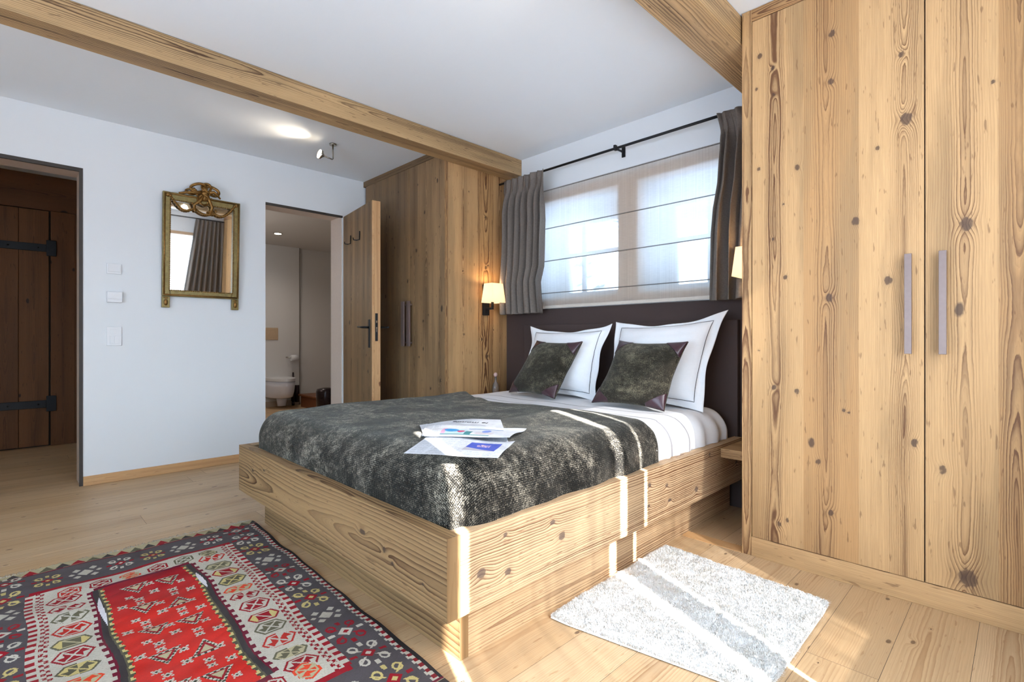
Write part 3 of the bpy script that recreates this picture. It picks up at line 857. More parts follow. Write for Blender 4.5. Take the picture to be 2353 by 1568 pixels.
# ------------------------------------------------------------------ curtains, rod, blind
RODY = 3.0; RODZ = 2.327
rod = thing('curtain_rod', (-2.06, RODY, RODZ), 'thin black metal curtain rod above the bed window', 'curtain rod')
m = MB(); m.tube([(XL+.002, RODY, RODZ), (XR-.002, RODY, RODZ)], .009, 10); m.build('rod', M['black'], rod)
m = MB(); m.box(-2.013, -2.003, RODY, YW-.006, RODZ-.006, RODZ+.006); m.box(-2.022, -1.994, YW-.008, YW-.001, RODZ-.035, RODZ+.035); m.box(-2.016, -2.0, RODY-.013, RODY+.013, RODZ-.014, RODZ+.022)
m.build('bracket', M['black'], rod, .001)
def curtain(lab, zs, xl, xr, pleats, seed, ymid):
    """zs descending heights, xl/xr edges at those heights"""
    kf = ymid/3.0   # hangs in front of the rod
    zs = [1+(z-1)*kf for z in zs]; xl = [x*kf for x in xl]; xr = [x*kf for x in xr]
    zt, zb = zs[0], zs[-1]
    zz = list(reversed(zs)); L = list(reversed(xl)); R_ = list(reversed(xr))
    def fn(u, v):
        z = zt+(zb-zt)*v
        a = float(np.interp(z, zz, L)); b = float(np.interp(z, zz, R_))
        ph = u*pleats*2*PI
        amp = .014+.034*min(1, v*4)
        pin = math.exp(-((v-.075)/.05)**2)
        x = a+(b-a)*u+.010*math.sin(ph*2+seed)*v+.010*pin*math.sin(ph*2)
        y = ymid+amp*math.sin(ph+.8*math.sin(v*2+seed)+2.6*nz(u*3.3, v*.7, seed, 1))*(1-.55*pin)+.010*nz(u*9, v*3, seed, 1)
        if v < .012: z += .003*math.sin(ph)
        z += .006*nz(u*10, 3, seed, 1)*v
        return (x, y, z)
    m = MB(); m.surf(int(pleats*22), 90, fn)
    o = m.build('curtain', M['curtain'], None, solid=.004)
    return tag(o, lab, 'curtain')
curtain('grey-brown pleated curtain at the left of the window, next to the left wardrobe', [2.343,2.16,1.95,1.585,1.464,1.21], [-3.13,-3.14,-3.15,-3.165,-3.17,-3.175], [-2.672,-2.684,-2.672,-2.69,-2.726,-2.705], 6.5, 1.0, RODY-.058)
curtain('grey-brown pleated curtain at the right of the window, partly behind the right wardrobe', [2.343,2.225,2.125,1.928,1.786,1.63,1.398,1.232], [-1.292,-1.266,-1.267,-1.285,-1.314,-1.328,-1.335,-1.338], [-.985]*8, 5, 5.0, RODY-.058)
# sheer roman blind
BLY = YW-.045
bl = thing('roman_blind', (-2.06, BLY, 1.25), 'sheer white linen roman blind over the window above the bed', 'blind')
m = MB(); m.surf(60, 60, lambda u, v: (-2.95+u*1.90, BLY+.004*math.sin(v*24)*0+.002*nz(u*6, v*6, 0, 1), 1.25+v*.945), )
m.build('fabric', M['blind'], bl)
for z in (2.187, 1.882, 1.623, 1.367):
    m = MB(); m.box(-2.95, -1.05, BLY-.006, BLY-.002, z-.0035, z+.0035); m.build('rod_pocket', M['blindseam'], bl)
m = MB(); m.box(-2.95, -1.05, BLY-.004, BLY+.004, 1.246, 1.268); m.build('bottom_hem', plain('hem_tape', srgb(206,198,188), .8), bl)

# curtains of the sun window (seen in the mirror)
def ycurtain(lab, y0, y1, pleats, seed, z0=.03, z1=2.42, xm=XE-.075, amp=.03):
    def fn(u, v):
        ph = u*pleats*2*PI; sp = 1-.25*math.sin(v*PI)*0
        y = y0+(y1-y0)*(u*(1+.0*v))-(.30*(1-u))*v
        x = xm+amp*math.sin(ph+.6*math.sin(v*2))*(.45+.55*min(1, v*4))
        return (x, y, z1+(z0-z1)*v)
    m = MB(); m.surf(int(pleats*18), 50, fn)
    return tag(m.build('curtain', M['curtain'], None, solid=.004), lab, 'curtain')
ycurtain('long grey-brown curtain reflected in the gilt mirror', 2.03, YF-.015, 7, 3)
m = MB(); m.tube([(XE-.075, -.1, 2.43), (XE-.075, YF-.01, 2.43)], .009, 10)
rr = m.build('curtain_rod', M['black']); tag(rr, 'thin black curtain rod reflected at the top of the gilt mirror', 'curtain rod')

# ------------------------------------------------------------------ bathroom door leaf (open)
hinge = Vector((-4.508, 2.238, 0)); ang = math.atan2(-.105, .715)
R = Matrix.Translation(hinge) @ Matrix.Rotation(ang, 4, 'Z')
LW, LT, LH = .728, .072, 2.148
dr = bpy.data.objects.new('door_1', None); COL.objects.link(dr); dr.location = hinge; struct(dr)
m = MB()
for a, b, tn in ((0,.14,.9),(.14,.30,.5),(.30,.47,.7),(.47,.60,.4),(.60,LW-.012,.8)):
    m.box(a, b, 0, .02, .008, LH, o=R, tone=tn)
m.build('leaf_face', M['pinegrey'], dr)
m = MB(); m.box(0, LW-.002, .0205, LT, .008, LH, o=R, tone=.2); m.box(LW-.012, LW, .0, .021, .008, LH, o=R, tone=.2)
m.build('leaf', M['trimwood'], dr, .003)
m = MB()
m.box(LW-.075, LW-.045, -.008, 0, .93, 1.165, o=R); m.build('handle_plate', M['black'], dr, .001)
m = MB(); m.tube([R @ Vector((LW-.06, -.005, 1.10)), R @ Vector((LW-.06, -.05, 1.10)), R @ Vector((LW-.075, -.058, 1.10)), R @ Vector((LW-.19, -.055, 1.105))], [.009,.009,.0085,.007], 8); m.build('lever', M['black'], dr)
m = MB(); m.tube([R @ Vector((LW-.06, LT, 1.10)), R @ Vector((LW-.06, LT+.05, 1.10)), R @ Vector((LW-.05, LT+.058, 1.10)), R @ Vector((LW+.03, LT+.055, 1.10))], .008, 8); m.build('lever', M['black'], dr)
m = MB(); m.box(LW, LW+.002, LT*.5-.011, LT*.5+.011, .985, 1.215, o=R); m.box(LW+.002, LW+.004, LT*.5-.005, LT*.5+.005, 1.06, 1.10, mi=1, o=R); m.box(LW+.002, LW+.004, LT*.5-.005, LT*.5+.005, 1.135, 1.155, mi=1, o=R)
m.build('lock_plate', [M['black'], M['chrome']], dr)
for x in (.20, .43):
    hk = thing('coat_hook', tuple(R @ Vector((x, 0, 1.87))), ('small dark coat hook on the open door, nearer the hinge' if x < .3 else 'small dark coat hook on the open door, nearer the free edge'), 'hook')
    m = MB(); m.tube([R @ Vector((x+.012, -.004, 1.94)), R @ Vector((x+.012, -.006, 1.865)), R @ Vector((x+.008, -.03, 1.858)), R @ Vector((x-.01, -.05, 1.862)), R @ Vector((x-.012, -.052, 1.88))], .0045, 7); m.build('hook', M['black'], hk)

# ------------------------------------------------------------------ hall behind the left opening
m = MB()
HX = -6.45
for y0, y1 in ((-1.6,-1.4),(-1.4,-1.2),(-1.2,-1.0),(.285,.46),(.46,.62),(.62,1.0)): m.box(HX-.03, HX, y0, y1, 0, 2.205, grain='z')
m.box(HX-.03, HX+.006, -1.6, 1.0, 2.206, 2.53, grain='y')
struct(m.build('wall_hall', M['pinedark'], bevel=.003))
m = MB(); m.box(HX-.12, HX-.032, -1.7, 1.1, 0, 2.6); struct(m.build('hall_gap_backing', M['gasket']))  # dark backing added so no light shows through the hall door gap
hd = bpy.data.objects.new('door_2', None); COL.objects.link(hd); hd.location = (HX, -.3, 0); struct(hd)
m = MB()
for y0, y1 in ((-.99,-.75),(-.75,-.52),(-.52,-.30),(-.30,-.10),(-.10,.067),(.069,.272)): m.box(HX-.025, HX+.012, y0, y1, .012, 2.198, grain='z')
m.build('plank_leaf', M['pinedark'], hd, .003)
for z0, z1, zh in ((1.815,1.885,1.87),(.358,.435,.395)):
    m = MB(); zc = (z0+z1)/2
    m.box(HX+.012, HX+.024, -.8, .27, zc-.035, zc+.035); m.box(HX+.012, HX+.03, .255, .325, zc-.07, zc+.075)
    for y in (-.6,-.2,.0,.2): m.blob((HX+.026, y, zc), .009, 8)
    m.build('strap_hinge', M['black'], hd, .003)
m = MB(); m.box(HX, -4.752, 1.0, 1.03, 0, 2.53); m.box(HX, -4.752, -1.64, -1.6, 0, 2.53); struct(m.build('wall_hall_side', M['wall']))

# ------------------------------------------------------------------ bathroom
XB = -7.9
m = MB(); m.box(XB, XB+.055, 1.06, 3.175, 0, 2.4); struct(m.build('wall_bathroom_boxing', M['bathwall']))
m = MB(); m.box(XB-.1, XB, 1.0, 4.8, 0, 2.4); struct(m.build('wall_bathroom_west', M['bathwall']))
m = MB(); m.box(XB, XB+.052, 3.1755, 3.187, 0, 2.4); struct(m.build('wall_shadow_strip', plain('painted_gap_shadow', srgb(120,112,104), .8)))  # dark strip: shadow line at the boxing corner, put in as colour
m = MB()
m.box(-8.0, -4.752, 4.7, 4.8, 0, 2.4); m.box(-8.0, -4.752, 1.031, 1.06, 0, 2.4)
struct(m.build('wall_bathroom', M['bathwall']))
box_obj('baseboard_bathroom', (XB+.055, XB+.067, 1.1, 3.17, 0, .08), plain('tile_base', srgb(176,158,140), .4))['kind'] = 'structure'
XT = XB+.055
# toilet
T = thing('toilet', (XT+.27, 2.86, .03), 'wall-hung white toilet seen through the bathroom doorway', 'toilet')
m = MB()
def bowl(z, w, l, n=26, back=XT):
    pts = []
    for k in range(n+1):
        th = -PI/2+PI*k/n
        pts.append((back+.08+(l-.08)*max(0, math.cos(th))**.75, 2.82+w*math.sin(th), z))
    return [(back, 2.82-w, z)]+pts+[(back, 2.82+w, z)]
prof = [(.155,.150,.40),(.17,.160,.46),(.24,.168,.50),(.32,.174,.52),(.40,.176,.53)]
rows = [bowl(z, w_, l) for z, w_, l in prof]
base = len(m.v)
for r_ in rows: m.v += r_
N = len(rows[0])
for i in range(len(rows)-1):
    for k in range(N-1): m.face([base+i*N+k, base+i*N+k+1, base+(i+1)*N+k+1, base+(i+1)*N+k], smooth=True)
m.face([base+k for k in reversed(range(N))]); m.face([base+(len(rows)-1)*N+k for k in range(N)])
m.build('bowl', M['ceramic'], T)
m = MB(); r0 = bowl(.402, .18, .54); r1 = bowl(.440, .18, .54); base = len(m.v); m.v += r0+r1
for k in range(N-1): m.face([base+k, base+k+1, base+N+k+1, base+N+k], smooth=False)
m.face([base+N+k for k in range(N)])
m.build('seat_lid', M['white'], T)
m = MB(); m.lathe(XT+.20, 2.84, [(.06,.03),(.075,.154)], 20); m.build('trap_cover', M['ceramic'], T)
m = MB(); m.box(XT, XT+.012, 2.62, 2.86, .99, 1.17); fp = m.build('flush_plate', M['champ'], None, .004)
tag(fp, 'beige flush plate on the wall above the toilet', 'flush plate')
m = MB(); m.box(XT+.012, XT+.016, 2.66, 2.735, 1.02, 1.14); m.build('flush_button', M['champ'], fp, .002)
m = MB(); m.box(XT+.012, XT+.016, 2.745, 2.825, 1.02, 1.14); m.build('flush_button', M['champ'], fp, .002)
ph = thing('toilet_roll_holder', (XT, 3.03, .70), 'toilet roll holder on the bathroom wall above the brush', 'toilet roll holder')
m = MB(); m.tube([(XT, 2.98, .73), (XT+.06, 2.98, .73), (XT+.07, 2.98, .725), (XT+.07, 3.13, .72)], .008, 8); m.build('arm', M['chrome'], ph)
m = MB(); m.tube([(XT+.07, 3.02, .72), (XT+.07, 3.13, .72)], .045, 20)
tr_ = m.build('toilet_roll', M['white']); tag(tr_, 'white paper roll on the bathroom holder', 'toilet roll')
br = thing('toilet_brush', (XT+.05, 3.11, 0), 'dark toilet brush set standing right of the toilet', 'toilet brush')
m = MB(); m.lathe(XT+.06, 3.12, [(.035,.05),(.035,.30),(.03,.305)], 16); m.build('holder', M['darkmet'], br)
m = MB(); m.tube([(XT+.06, 3.06, .07), (XT+.06, 3.06, .50)], [.03,.012], 10); m.tube([(XT+.06,3.06,.0),(XT+.06,3.06,.08)], .02, 10); m.build('brush_handle', M['darkmet'], br)
st = thing('wooden_step', (-7.3, 3.45, 0), 'low brown wooden step in the bathroom', 'step')
m = MB(); m.box(-7.55, -6.9, 2.98+.1, 3.9, .0, .165); m.build('body', M['oak'], st, .004)
m = MB(); m.box(-7.58, -6.87, 3.05, 3.92, .166, .19); m.build('top', M['oak'], st, .004)
bn = thing('pedal_bin', (-6.05, 2.75, 0), 'small dark pedal bin by the bathroom doorway', 'bin')
m = MB(); m.lathe(-6.05, 2.78, [(.10,.12),(.115,.14),(.12,.36),(.11,.39),(.04,.405)], 24); m.build('bucket', M['darkmet'], bn)
m = MB(); m.lathe(-6.05, 2.78, [(.05,.0),(.04,.02),(.03,.12)], 16); m.build('foot', M['chrome'], bn)
pt = thing('towel_rail', (-5.85, 2.83, 0), 'slim dark upright rail beside the pedal bin', 'towel rail')
m = MB(); m.tube([(-5.83, 2.79, .02), (-5.83, 2.79, .62)], .014, 10); m.lathe(-5.83, 2.79, [(.09,.0),(.09,.02)], 20); m.build('post', M['darkmet'], pt)
dl = thing('downlight', (-6.9, 2.5, 2.4), 'round recessed downlight in the bathroom ceiling', 'downlight')
m = MB(); m.lathe(-6.94, 2.53, [(.055,2.398),(.05,2.392),(.045,2.392)], 24); m.build('ring', M['chrome'], dl)
m = MB(); m.lathe(-6.94, 2.53, [(.042,2.3925),(.042,2.389)], 24); m.build('lamp', M['lampglow'], dl)
L = bpy.data.lights.new('bath_fill_light', 'POINT'); L.energy = 17; L.color = (1,.92,.84); L.shadow_soft_size = .12  # unseen fill light added to brighten the bathroom, has no fixture
lo = bpy.data.objects.new('bath_fill_light', L); COL.objects.link(lo); lo.location = (-6.2, 1.35, 1.75)
L = bpy.data.lights.new('bath_light', 'SPOT'); L.energy = 45; L.color = (1,.90,.80); L.spot_size = 2.6; L.spot_blend = .9; L.shadow_soft_size = .05
lo = bpy.data.objects.new('bath_light', L); COL.objects.link(lo); lo.location = (-6.94, 2.53, 2.38); lo.parent = dl; lo.location = Vector(lo.location)-dl.location

# ------------------------------------------------------------------ gilt mirror
Q = thing('wall_mirror', (-4.512, 1.068, 1.24), 'antique gilt wall mirror with carved ribbon crest on the white wall', 'mirror')
y0, y1, z0, z1 = .808, 1.328, 1.322, 2.093; xb, xf = XM+.001, -4.487
m = MB(); fw = .05
for (a, b, c_, d_) in ((y0, y0+fw, z0, z1), (y1-fw, y1, z0, z1), (y0+fw, y1-fw, z0, z0+fw), (y0+fw, y1-fw, z1-fw-.01, z1)):
    m.box(xb, xf, a, b, c_, d_)
m.build('frame', M['goldgreen'], Q, .004)
m = MB()
for a, b in (((y0+.012, z0+.012), (y0+.012, z1-.012)), ((y1-.012, z0+.012), (y1-.012, z1-.012)), ((y0+.012, z1-.012), (y1-.012, z1-.012)), ((y0+.012, z0+.012), (y1-.012, z0+.012))):
    m.tube([(xf, a[0], a[1]), (xf, b[0], b[1])], .006, 6)
gi = (y0+fw-.004, y1-fw+.004, z0+fw-.004, z1-fw-.006)
for yy in (gi[0], gi[1]):
    k = 0
    while gi[2]+k*.014 < gi[3]: m.blob((xf, yy, gi[2]+k*.014), .006, 6); k += 1
for zz in (gi[2], gi[3]):
    k = 0
    while gi[0]+k*.014 < gi[1]: m.blob((xf, gi[0]+k*.014, zz), .006, 6); k += 1
m.build('bead_moulding', M['gold'], Q)
mg = MB(); yA, yB_, zA, zB_ = gi[0], gi[1], gi[2], gi[3]; xg = xb+.012
TLT = .0
mg.v = [(xg, yA, zA), (xg, yB_, zA), (xg+TLT, yB_, zB_), (xg+TLT, yA, zB_)]; mg.face([0,1,2,3])
mg.build('glass', M['mirror'], Q)
for yy in (y0, y1-.05):
    m = MB(); m.box(xb, xf-.004, yy, yy+.05, z0-.085, z0-.001); m.build('foot', M['goldgreen'], Q, .003)
    m = MB(); m.blob((xf-.002, yy+.025, z0-.045), (.008,.014,.025), 10); m.blob((xf-.002, yy+.025, z0-.012), (.006,.016,.006), 8); m.build('foot_rosette', M['gold'], Q)
# ribbon bow crest and garlands
m = MB(); yc = 1.075; zc = 2.10; X = xf+.006
def ring_pts(cy, cz, ry, rz, a0, a1, n=22, rot=0):
    out = []
    for k in range(n+1):
        t = a0+(a1-a0)*k/n
        yy, zz = ry*math.cos(t), rz*math.sin(t)
        out.append((X+.012*math.sin(2*t), cy+yy*math.cos(rot)-zz*math.sin(rot), cz+yy*math.sin(rot)+zz*math.cos(rot)))
    return out
for cy, cz, ry, rz, rot, r_ in ((yc-.045, 2.155, .05, .03, .35, .011), (yc+.045, 2.15, .052, .028, -.35, .011), (yc-.09, 2.12, .035, .02, .1, .008), (yc+.01, 2.165, .03, .032, 0, .009), (yc-.01, 2.07, .035, .04, .2, .009)):
    m.tube(ring_pts(cy, cz, ry, rz, 0, 2*PI, 24, rot)[:-1], r_, 7, closed=True)
m.tube([(X, yc-.02, 2.12), (X+.01, yc-.06, 2.115), (X+.006, yc-.11, 2.112), (X, yc-.14, 2.10), (X, yc-.17, 2.095)], [.012,.012,.010,.010,.006], 7)
m.tube([(X, yc+.02, 2.13), (X+.01, yc+.06, 2.14), (X+.006, yc+.09, 2.12), (X, yc+.105, 2.10)], [.012,.013,.010,.005], 7)
m.tube([(X, yc-.01, 2.12), (X+.01, yc-.03, 2.06), (X+.008, yc-.075, 2.02), (X+.004, yc-.06, 1.975)], [.014,.013,.011,.008], 7)
m.tube([(X, yc+.01, 2.12), (X+.01, yc+.03, 2.07), (X+.008, yc+.05, 2.02), (X+.004, yc+.035, 1.965)], [.014,.013,.011,.008], 7)
m.blob((X+.004, yc, 2.12), (.018,.026,.022), 10); m.blob((X, yc, 2.09), (.012,.035,.03), 10)
for k in range(16):
    t = random.uniform(0, 2*PI); m.blob((X+.006, yc+random.gauss(0, .05), 2.13+random.gauss(0, .022)), random.uniform(.007, .013), 7)
m.build('ribbon_crest', M['gold'], Q)
m = MB()
def swag(ya, za, yb, zb, sag_, n=22):
    pts = []
    for k in range(n+1):
        t = k/n; pts.append((X+.002, ya+(yb-ya)*t, za+(zb-za)*t-sag_*4*t*(1-t)))
    for i, p in enumerate(pts):
        m.blob(p, (.008, .009, .0085) if i % 2 else (.009,.012,.011), 6)
    m.tube(pts, .005, 6)
swag(y0+.045, 2.065, yc-.07, 2.0, .055); swag(yc-.07, 2.0, yc+.06, 1.985, .03); swag(yc+.06, 1.985, y1-.045, 2.06, .05)
for yy in (y0+.03, y1-.03): m.blob((X, yy, 2.068), (.008,.014,.014), 10)
for k in range(8):
    m.blob((X+.004, yc-.07+random.gauss(0,.012), 2.0+random.gauss(0,.014)), .010, 7); m.blob((X+.004, yc+.055+random.gauss(0,.012), 1.99+random.gauss(0,.014)), .010, 7)
m.build('garland', M['gold'], Q)
Q.rotation_euler = (0, .050, -.008)

# ------------------------------------------------------------------ switches
def plate(name, ya, yb, za, zb, lab, cat, parts, d=.010):
    m = MB(); m.box(XM+.0005, XM+d, ya, yb, za, zb); o = m.build(name, M['white'], None, .002); tag(o, lab, cat)
    for nm, (a, b, c_, e) in parts:
        p = MB(); p.box(XM+d, XM+d+.003, a, b, c_, e); p.build(nm, M['white'], o, .001)
plate('wall_sensor', .490, .572, 1.459, 1.532, 'small white square sensor plate, topmost of the three on the wall', 'wall plate', [('cover', (.497,.565,1.474,1.525))], .009)
plate('thermostat', .490, .575, 1.258, 1.334, 'thick white thermostat box, middle of the three wall plates', 'thermostat', [('lid', (.492,.573,1.284,1.332)), ('strip', (.492,.573,1.260,1.281))], .028)
plate('light_switch', .490, .573, .955, 1.088, 'white light switch plate, lowest of the three beside the hall doorway', 'light switch', [('switch_button', (.510,.542,1.040,1.072)), ('switch_button', (.506,.531,.968,1.022)), ('switch_button', (.534,.560,.968,1.022))], .009)

# ------------------------------------------------------------------ ceiling spot
def ceiling_spot(sx_, sy_, dd, lab, energy, hz=2.412, arm=.075):
    S = thing('ceiling_spot', (sx_, sy_, ZC), lab, 'spotlight')
    dh = Vector((dd.x, dd.y, 0)).normalized()
    m = MB(); m.lathe(sx_, sy_, [(.026,ZC-.012),(.028,ZC-.001)], 20); m.build('mount', M['chrome'], S)
    m = MB(); m.tube([Vector((sx_, sy_, ZC-.01)), Vector((sx_, sy_, hz-.003)), Vector((sx_, sy_, hz-.008))+dh*.005, Vector((sx_, sy_, hz))+dh*(arm+.005)], .006, 8); m.build('rod', M['chrome'], S)
    m = MB(); a = Vector((sx_, sy_, hz))+dh*arm; dd = dd.normalized()
    m.tube([a, a+dd*.012, a+dd*.02, a+dd*.035], [.012,.022,.034,.036], 20, cap=True); m.build('lamp_head', M['chrome'], S)
    m = MB(); m.tube([a+dd*.0355, a+dd*.037], .034, 20); m.build('lamp_glass', M['lampglow'], S)
    L = bpy.data.lights.new('spot_light', 'SPOT'); L.energy = energy; L.color = (1,.84,.64); L.spot_size = 1.75; L.spot_blend = 1.0; L.shadow_soft_size = .03
    lo = bpy.data.objects.new('spot_light', L); COL.objects.link(lo); lo.parent = S
    lo.location = a+dd*.04-S.location; lo.rotation_euler = dd.to_track_quat('-Z', 'Y').to_euler()
ceiling_spot(-3.805, 1.802, Vector((.03, -1, .20)), 'small angled metal spotlight hanging from the ceiling near the beam', 20)
ceiling_spot(-1.172, 1.575, Vector((-1, -.15, -.10)), 'lit spotlight glowing in the top left of the gilt mirror', 6, 2.380, .04)

# ------------------------------------------------------------------ kilim
KA, KB = 1.84, 1.07
RES = .0025
na, nb = int(KA/RES), int(KB/RES)
a = (np.arange(na)+.5)*RES; b = (np.arange(nb)+.5)*RES
A, Bm = np.meshgrid(a, b, indexing='ij')
rng = np.random.RandomState(3)
def C(*k): return np.array([srgb(*k)[i] for i in range(3)])
GREY = C(84,78,80); GREYD = C(62,56,56); CREAM = C(198,190,174); BEIGE = C(186,174,138); RED = C(206,44,34); DRED = C(150,22,34); PUR = C(110,20,44); OLV = C(104,100,78); YEL = C(206,186,120); BLK = C(40,36,36); ORG = C(226,72,40)
Aw = A+.003*np.sin(Bm*9+1); Bw = Bm+.003*np.sin(A*5.2)+.002*np.sin(A*17)
img = np.tile(GREY, (na, nb, 1)).astype(float)
img *= (1+.10*np.sin(Aw*83+np.sin(Bw*7))[..., None]*.5)
db = np.minimum(Bw, KB-Bw); da = np.minimum(Aw, KA-Aw)
def put(mask, col): img[mask] = col
inner = (db > .195) & (da > .285)
# outer edge
put(db < .012, BLK)
zig = (db >= .012) & (db < .034)
put(zig, DRED*.8); put(zig & (((Aw*60).astype(int) % 2) == 0), CREAM); put(zig & (db > .026), GREY)
put(zig & (db > .026) & (((Aw*60+.5).astype(int) % 2) == 0), CREAM)
# end bands: triangles
put(da < .055, BEIGE*.9); 
per = (Bw/.052) % 1.0; tri = (np.abs(per-.5)*2) > (da-.008)/.045
tc_ = (np.floor(Bw/.052)*7+3).astype(int) % 3
for k, cc in ((0, DRED), (1, OLV*.8), (2, GREYD)): put((da >= .008) & (da < .053) & ~tri & (tc_ == k), cc)
put((da > .055) & (da < .064), PUR)
# motifs in grey border
def motif(ca, cb, c1, c2, s=1.0, sw=False):
    p, q = (Aw-ca)/s, (Bw-cb)/s
    near = (np.abs(p) < .07) & (np.abs(q) < .07)
    if not near.any(): return
    loz = (np.abs(p)+np.abs(q)) < .022
    for sa, sb in ((1,1), (-1,-1), (1,-1), (-1,1)):
        cy, cx = sb*.027, sa*.034
        rr = np.hypot(p-cx, (q-cy)*1.25)
        put(near & (rr < .0165) & (rr > .0095), c2)
        put(near & (np.abs((p*sa)-(q*sb)*1.0) < .004) & (p*sa > .015) & (p*sa < .04) & (q*sb > 0), c2)
    put(near & (np.abs(p) < .006) & (np.abs(np.abs(q)-.04) < .009), c1)
    put(near & (np.abs(q) < .006) & (np.abs(np.abs(p)-.05) < .009), c2*.9)
    put(loz, c1); put((np.abs(p)+np.abs(q)) < .009, c2)
def motif2(ca, cb, c1):
    p, q = Aw-ca, Bw-cb
    for ox, oy, s in ((0,0,.03), (.035,.028,.016), (-.035,.028,.016), (.035,-.028,.016), (-.035,-.028,.016), (.0,.045,.012), (0,-.045,.012)):
        put((np.abs(p-ox)+np.abs(q-oy)*1.1) < s, c1)
k = 0
for side_b in (.108, KB-.108):
    x = .11
    while x < KA-.08:
        j = k % 4
        if j == 0: motif(x, side_b, DRED, CREAM, 1.22)
        elif j == 1: motif(x, side_b, DRED, YEL*.95, 1.22)
        elif j == 2: motif2(x, side_b, CREAM*.85)
        else: motif(x, side_b, CREAM, DRED, 1.22)
        x += .158; k += 1
for side_a in (.165, KA-.165):
    y = .235
    while y < KB-.2:
        j = k % 3
        if j == 0: motif(side_a, y, DRED, CREAM)
        elif j == 1: motif(side_a, y, DRED, YEL*.9)
        else: motif2(side_a, y, CREAM*.85)
        y += .12; k += 1
# white frame
put(inner, CREAM)
put((da > .262) & (da <= .285) & (db > .18), DRED)
cren = (db > .172) & (db <= .195) & (da > .285)
put(cren, CREAM); put(cren & (((Aw*52).astype(int) % 2) == 0), DRED)
dots = (db > .202) & (db < .225) & (da > .285)
ch = (((Aw*64).astype(int)+((db-.202)/.0115).astype(int)) % 2) == 0
put(dots & ch, DRED*.9)
put(inner & (((A*250).astype(int)+(Bm*250).astype(int)*3) % 7 == 0), CREAM*.9)
def hexm(ca, cb, h, w_, c1, c2, vert, style):
    p, q = (Aw-ca, Bw-cb) if not vert else (Bw-cb, Aw-ca)
    def hx(d): return (np.abs(p) < h-d) & (np.abs(q)+np.abs(p)*.62 < w_-d*1.25)
    put(hx(0), c1); put(hx(.0065), c2); put(hx(.0115), c1)
    inn = hx(.0065)
    wq = w_*.62
    d1 = np.abs(p*wq-q*h)/math.hypot(wq, h); d2 = np.abs(p*wq+q*h)/math.hypot(wq, h)
    side = np.abs(q)*h > np.abs(p)*wq*1.05
    put(inn & side & (np.abs(q) > w_*.42) & (np.abs(p) > -.001) & (q*p > 0), c2)
    put(inn & (d1 < .0032), c2)
    if style == 0: put(inn & (d2 < .0032), c2)
    elif style == 1:
        put(inn & ~side & (q*p < 0), c2); put(hx(0) & ~hx(.006) & (p*q < 0) & (np.abs(p) > h*.5), CREAM)
    else: put(inn & side & (np.abs(q) > w_*.42), YEL)
cols = [(DRED, CREAM), (DRED, CREAM), (OLV, CREAM), (RED*.8, CREAM), (OLV, BEIGE), (DRED, CREAM), (OLV*.8, YEL), (ORG, BEIGE), (DRED, CREAM)]
k = 0
for cb in (.283, KB-.283):
    x = .41
    while x < KA-.38:
        c1, c2 = cols[k % len(cols)]
        hexm(x, cb, .041 if k % 3 != 1 else .034, .055, c1, c2, False, (0, 1, 1, 0, 2)[k % 5]); x += .098 if k % 3 != 1 else .088; k += 1
for ca in (.345, KA-.345):
    y = .30
    while y < KB-.27:
        c1, c2 = cols[(k*2) % len(cols)]
        hexm(ca, y, .036, .046, c1, c2, False if False else True, (0, 0, 1)[k % 3]); y += .097; k += 1
# inner edge and field; field tapers slightly
fe = .375+.0*Aw
e = db-(.347+.006*np.sin(Aw*7))
fld = (e > 0) & (da > .405)
st = fld & (e < .018); put(st, CREAM); put(st & (((Aw*44).astype(int) % 2) == 0), PUR); put(fld & (e >= .012) & (e < .018), PUR)
put(fld & (e >= .018) & (e < .036), GREYD)
st = fld & (e >= .036) & (e < .056); put(st, OLV*.6); put(st & (((Aw*52).astype(int) % 2) == 0), YEL); put(st & (e < .041), OLV*.8)
put(st & (e > .049) & (((Aw*52+.5).astype(int) % 2) == 0), RED)
rf = fld & (e >= .054)
tone = np.clip((Aw-.42)/.35, 0, 1)[..., None]
redc = (DRED*1.05)*(1-tone)+RED*tone
redc = redc*(1+.10*np.sin(Aw*60+3*np.sin(Bw*11))[..., None]*np.sign(np.sin(Aw*13+Bw*7))[..., None])
img[rf] = redc[rf]
put((da > .385) & (da <= .405) & (db > .37), PUR)
def star(ca, cb, s=.013):
    p, q = Aw-ca, Bw-cb
    ok = rf
    put(ok & ((np.abs(p)+np.abs(q)) < s), CREAM); put(ok & (np.abs(np.abs(p)-s*.8) < s*.3) & (np.abs(np.abs(q)-s*.8) < s*.3), CREAM)
    put(ok & ((np.abs(p)+np.abs(q)) < s*.45), OLV*.35)
def tri_m(ca, cb, s, dirn, c2=BEIGE):
    p, q = (Aw-ca)*dirn, Bw-cb
    t1 = (p > -s) & (np.abs(q) < (s-p)*.55)
    t2 = (p > -s+.009) & (np.abs(q) < (s-.018-p)*.55)
    dash = ((A*110).astype(int)+(Bm*110).astype(int)) % 2 == 0
    put(rf & t1, CREAM); put(rf & t1 & ~t2 & dash, OLV*.4); put(rf & t2, DRED); 
    t3 = (p > -s+.015) & (np.abs(q) < (s-.034-p)*.55); put(rf & t3, c2)
for i in range(6):
    x0_ = .50+.20*i
    for j in range(5):
        t = j/4; star(x0_+.075+.075*abs(2*t-1), .425+.22*t, .014)
        if j in (1, 3): star(x0_+.15, .425+.22*t, .012)
    tri_m(x0_+.01, .485+.01*rng.rand(), .042, 1); tri_m(x0_+.03, .590+.01*rng.rand(), .042, -1 if i % 2 else 1)
    star(x0_+.075, .455, .012); star(x0_+.0, .535, .013); star(x0_+.06, .63, .012)
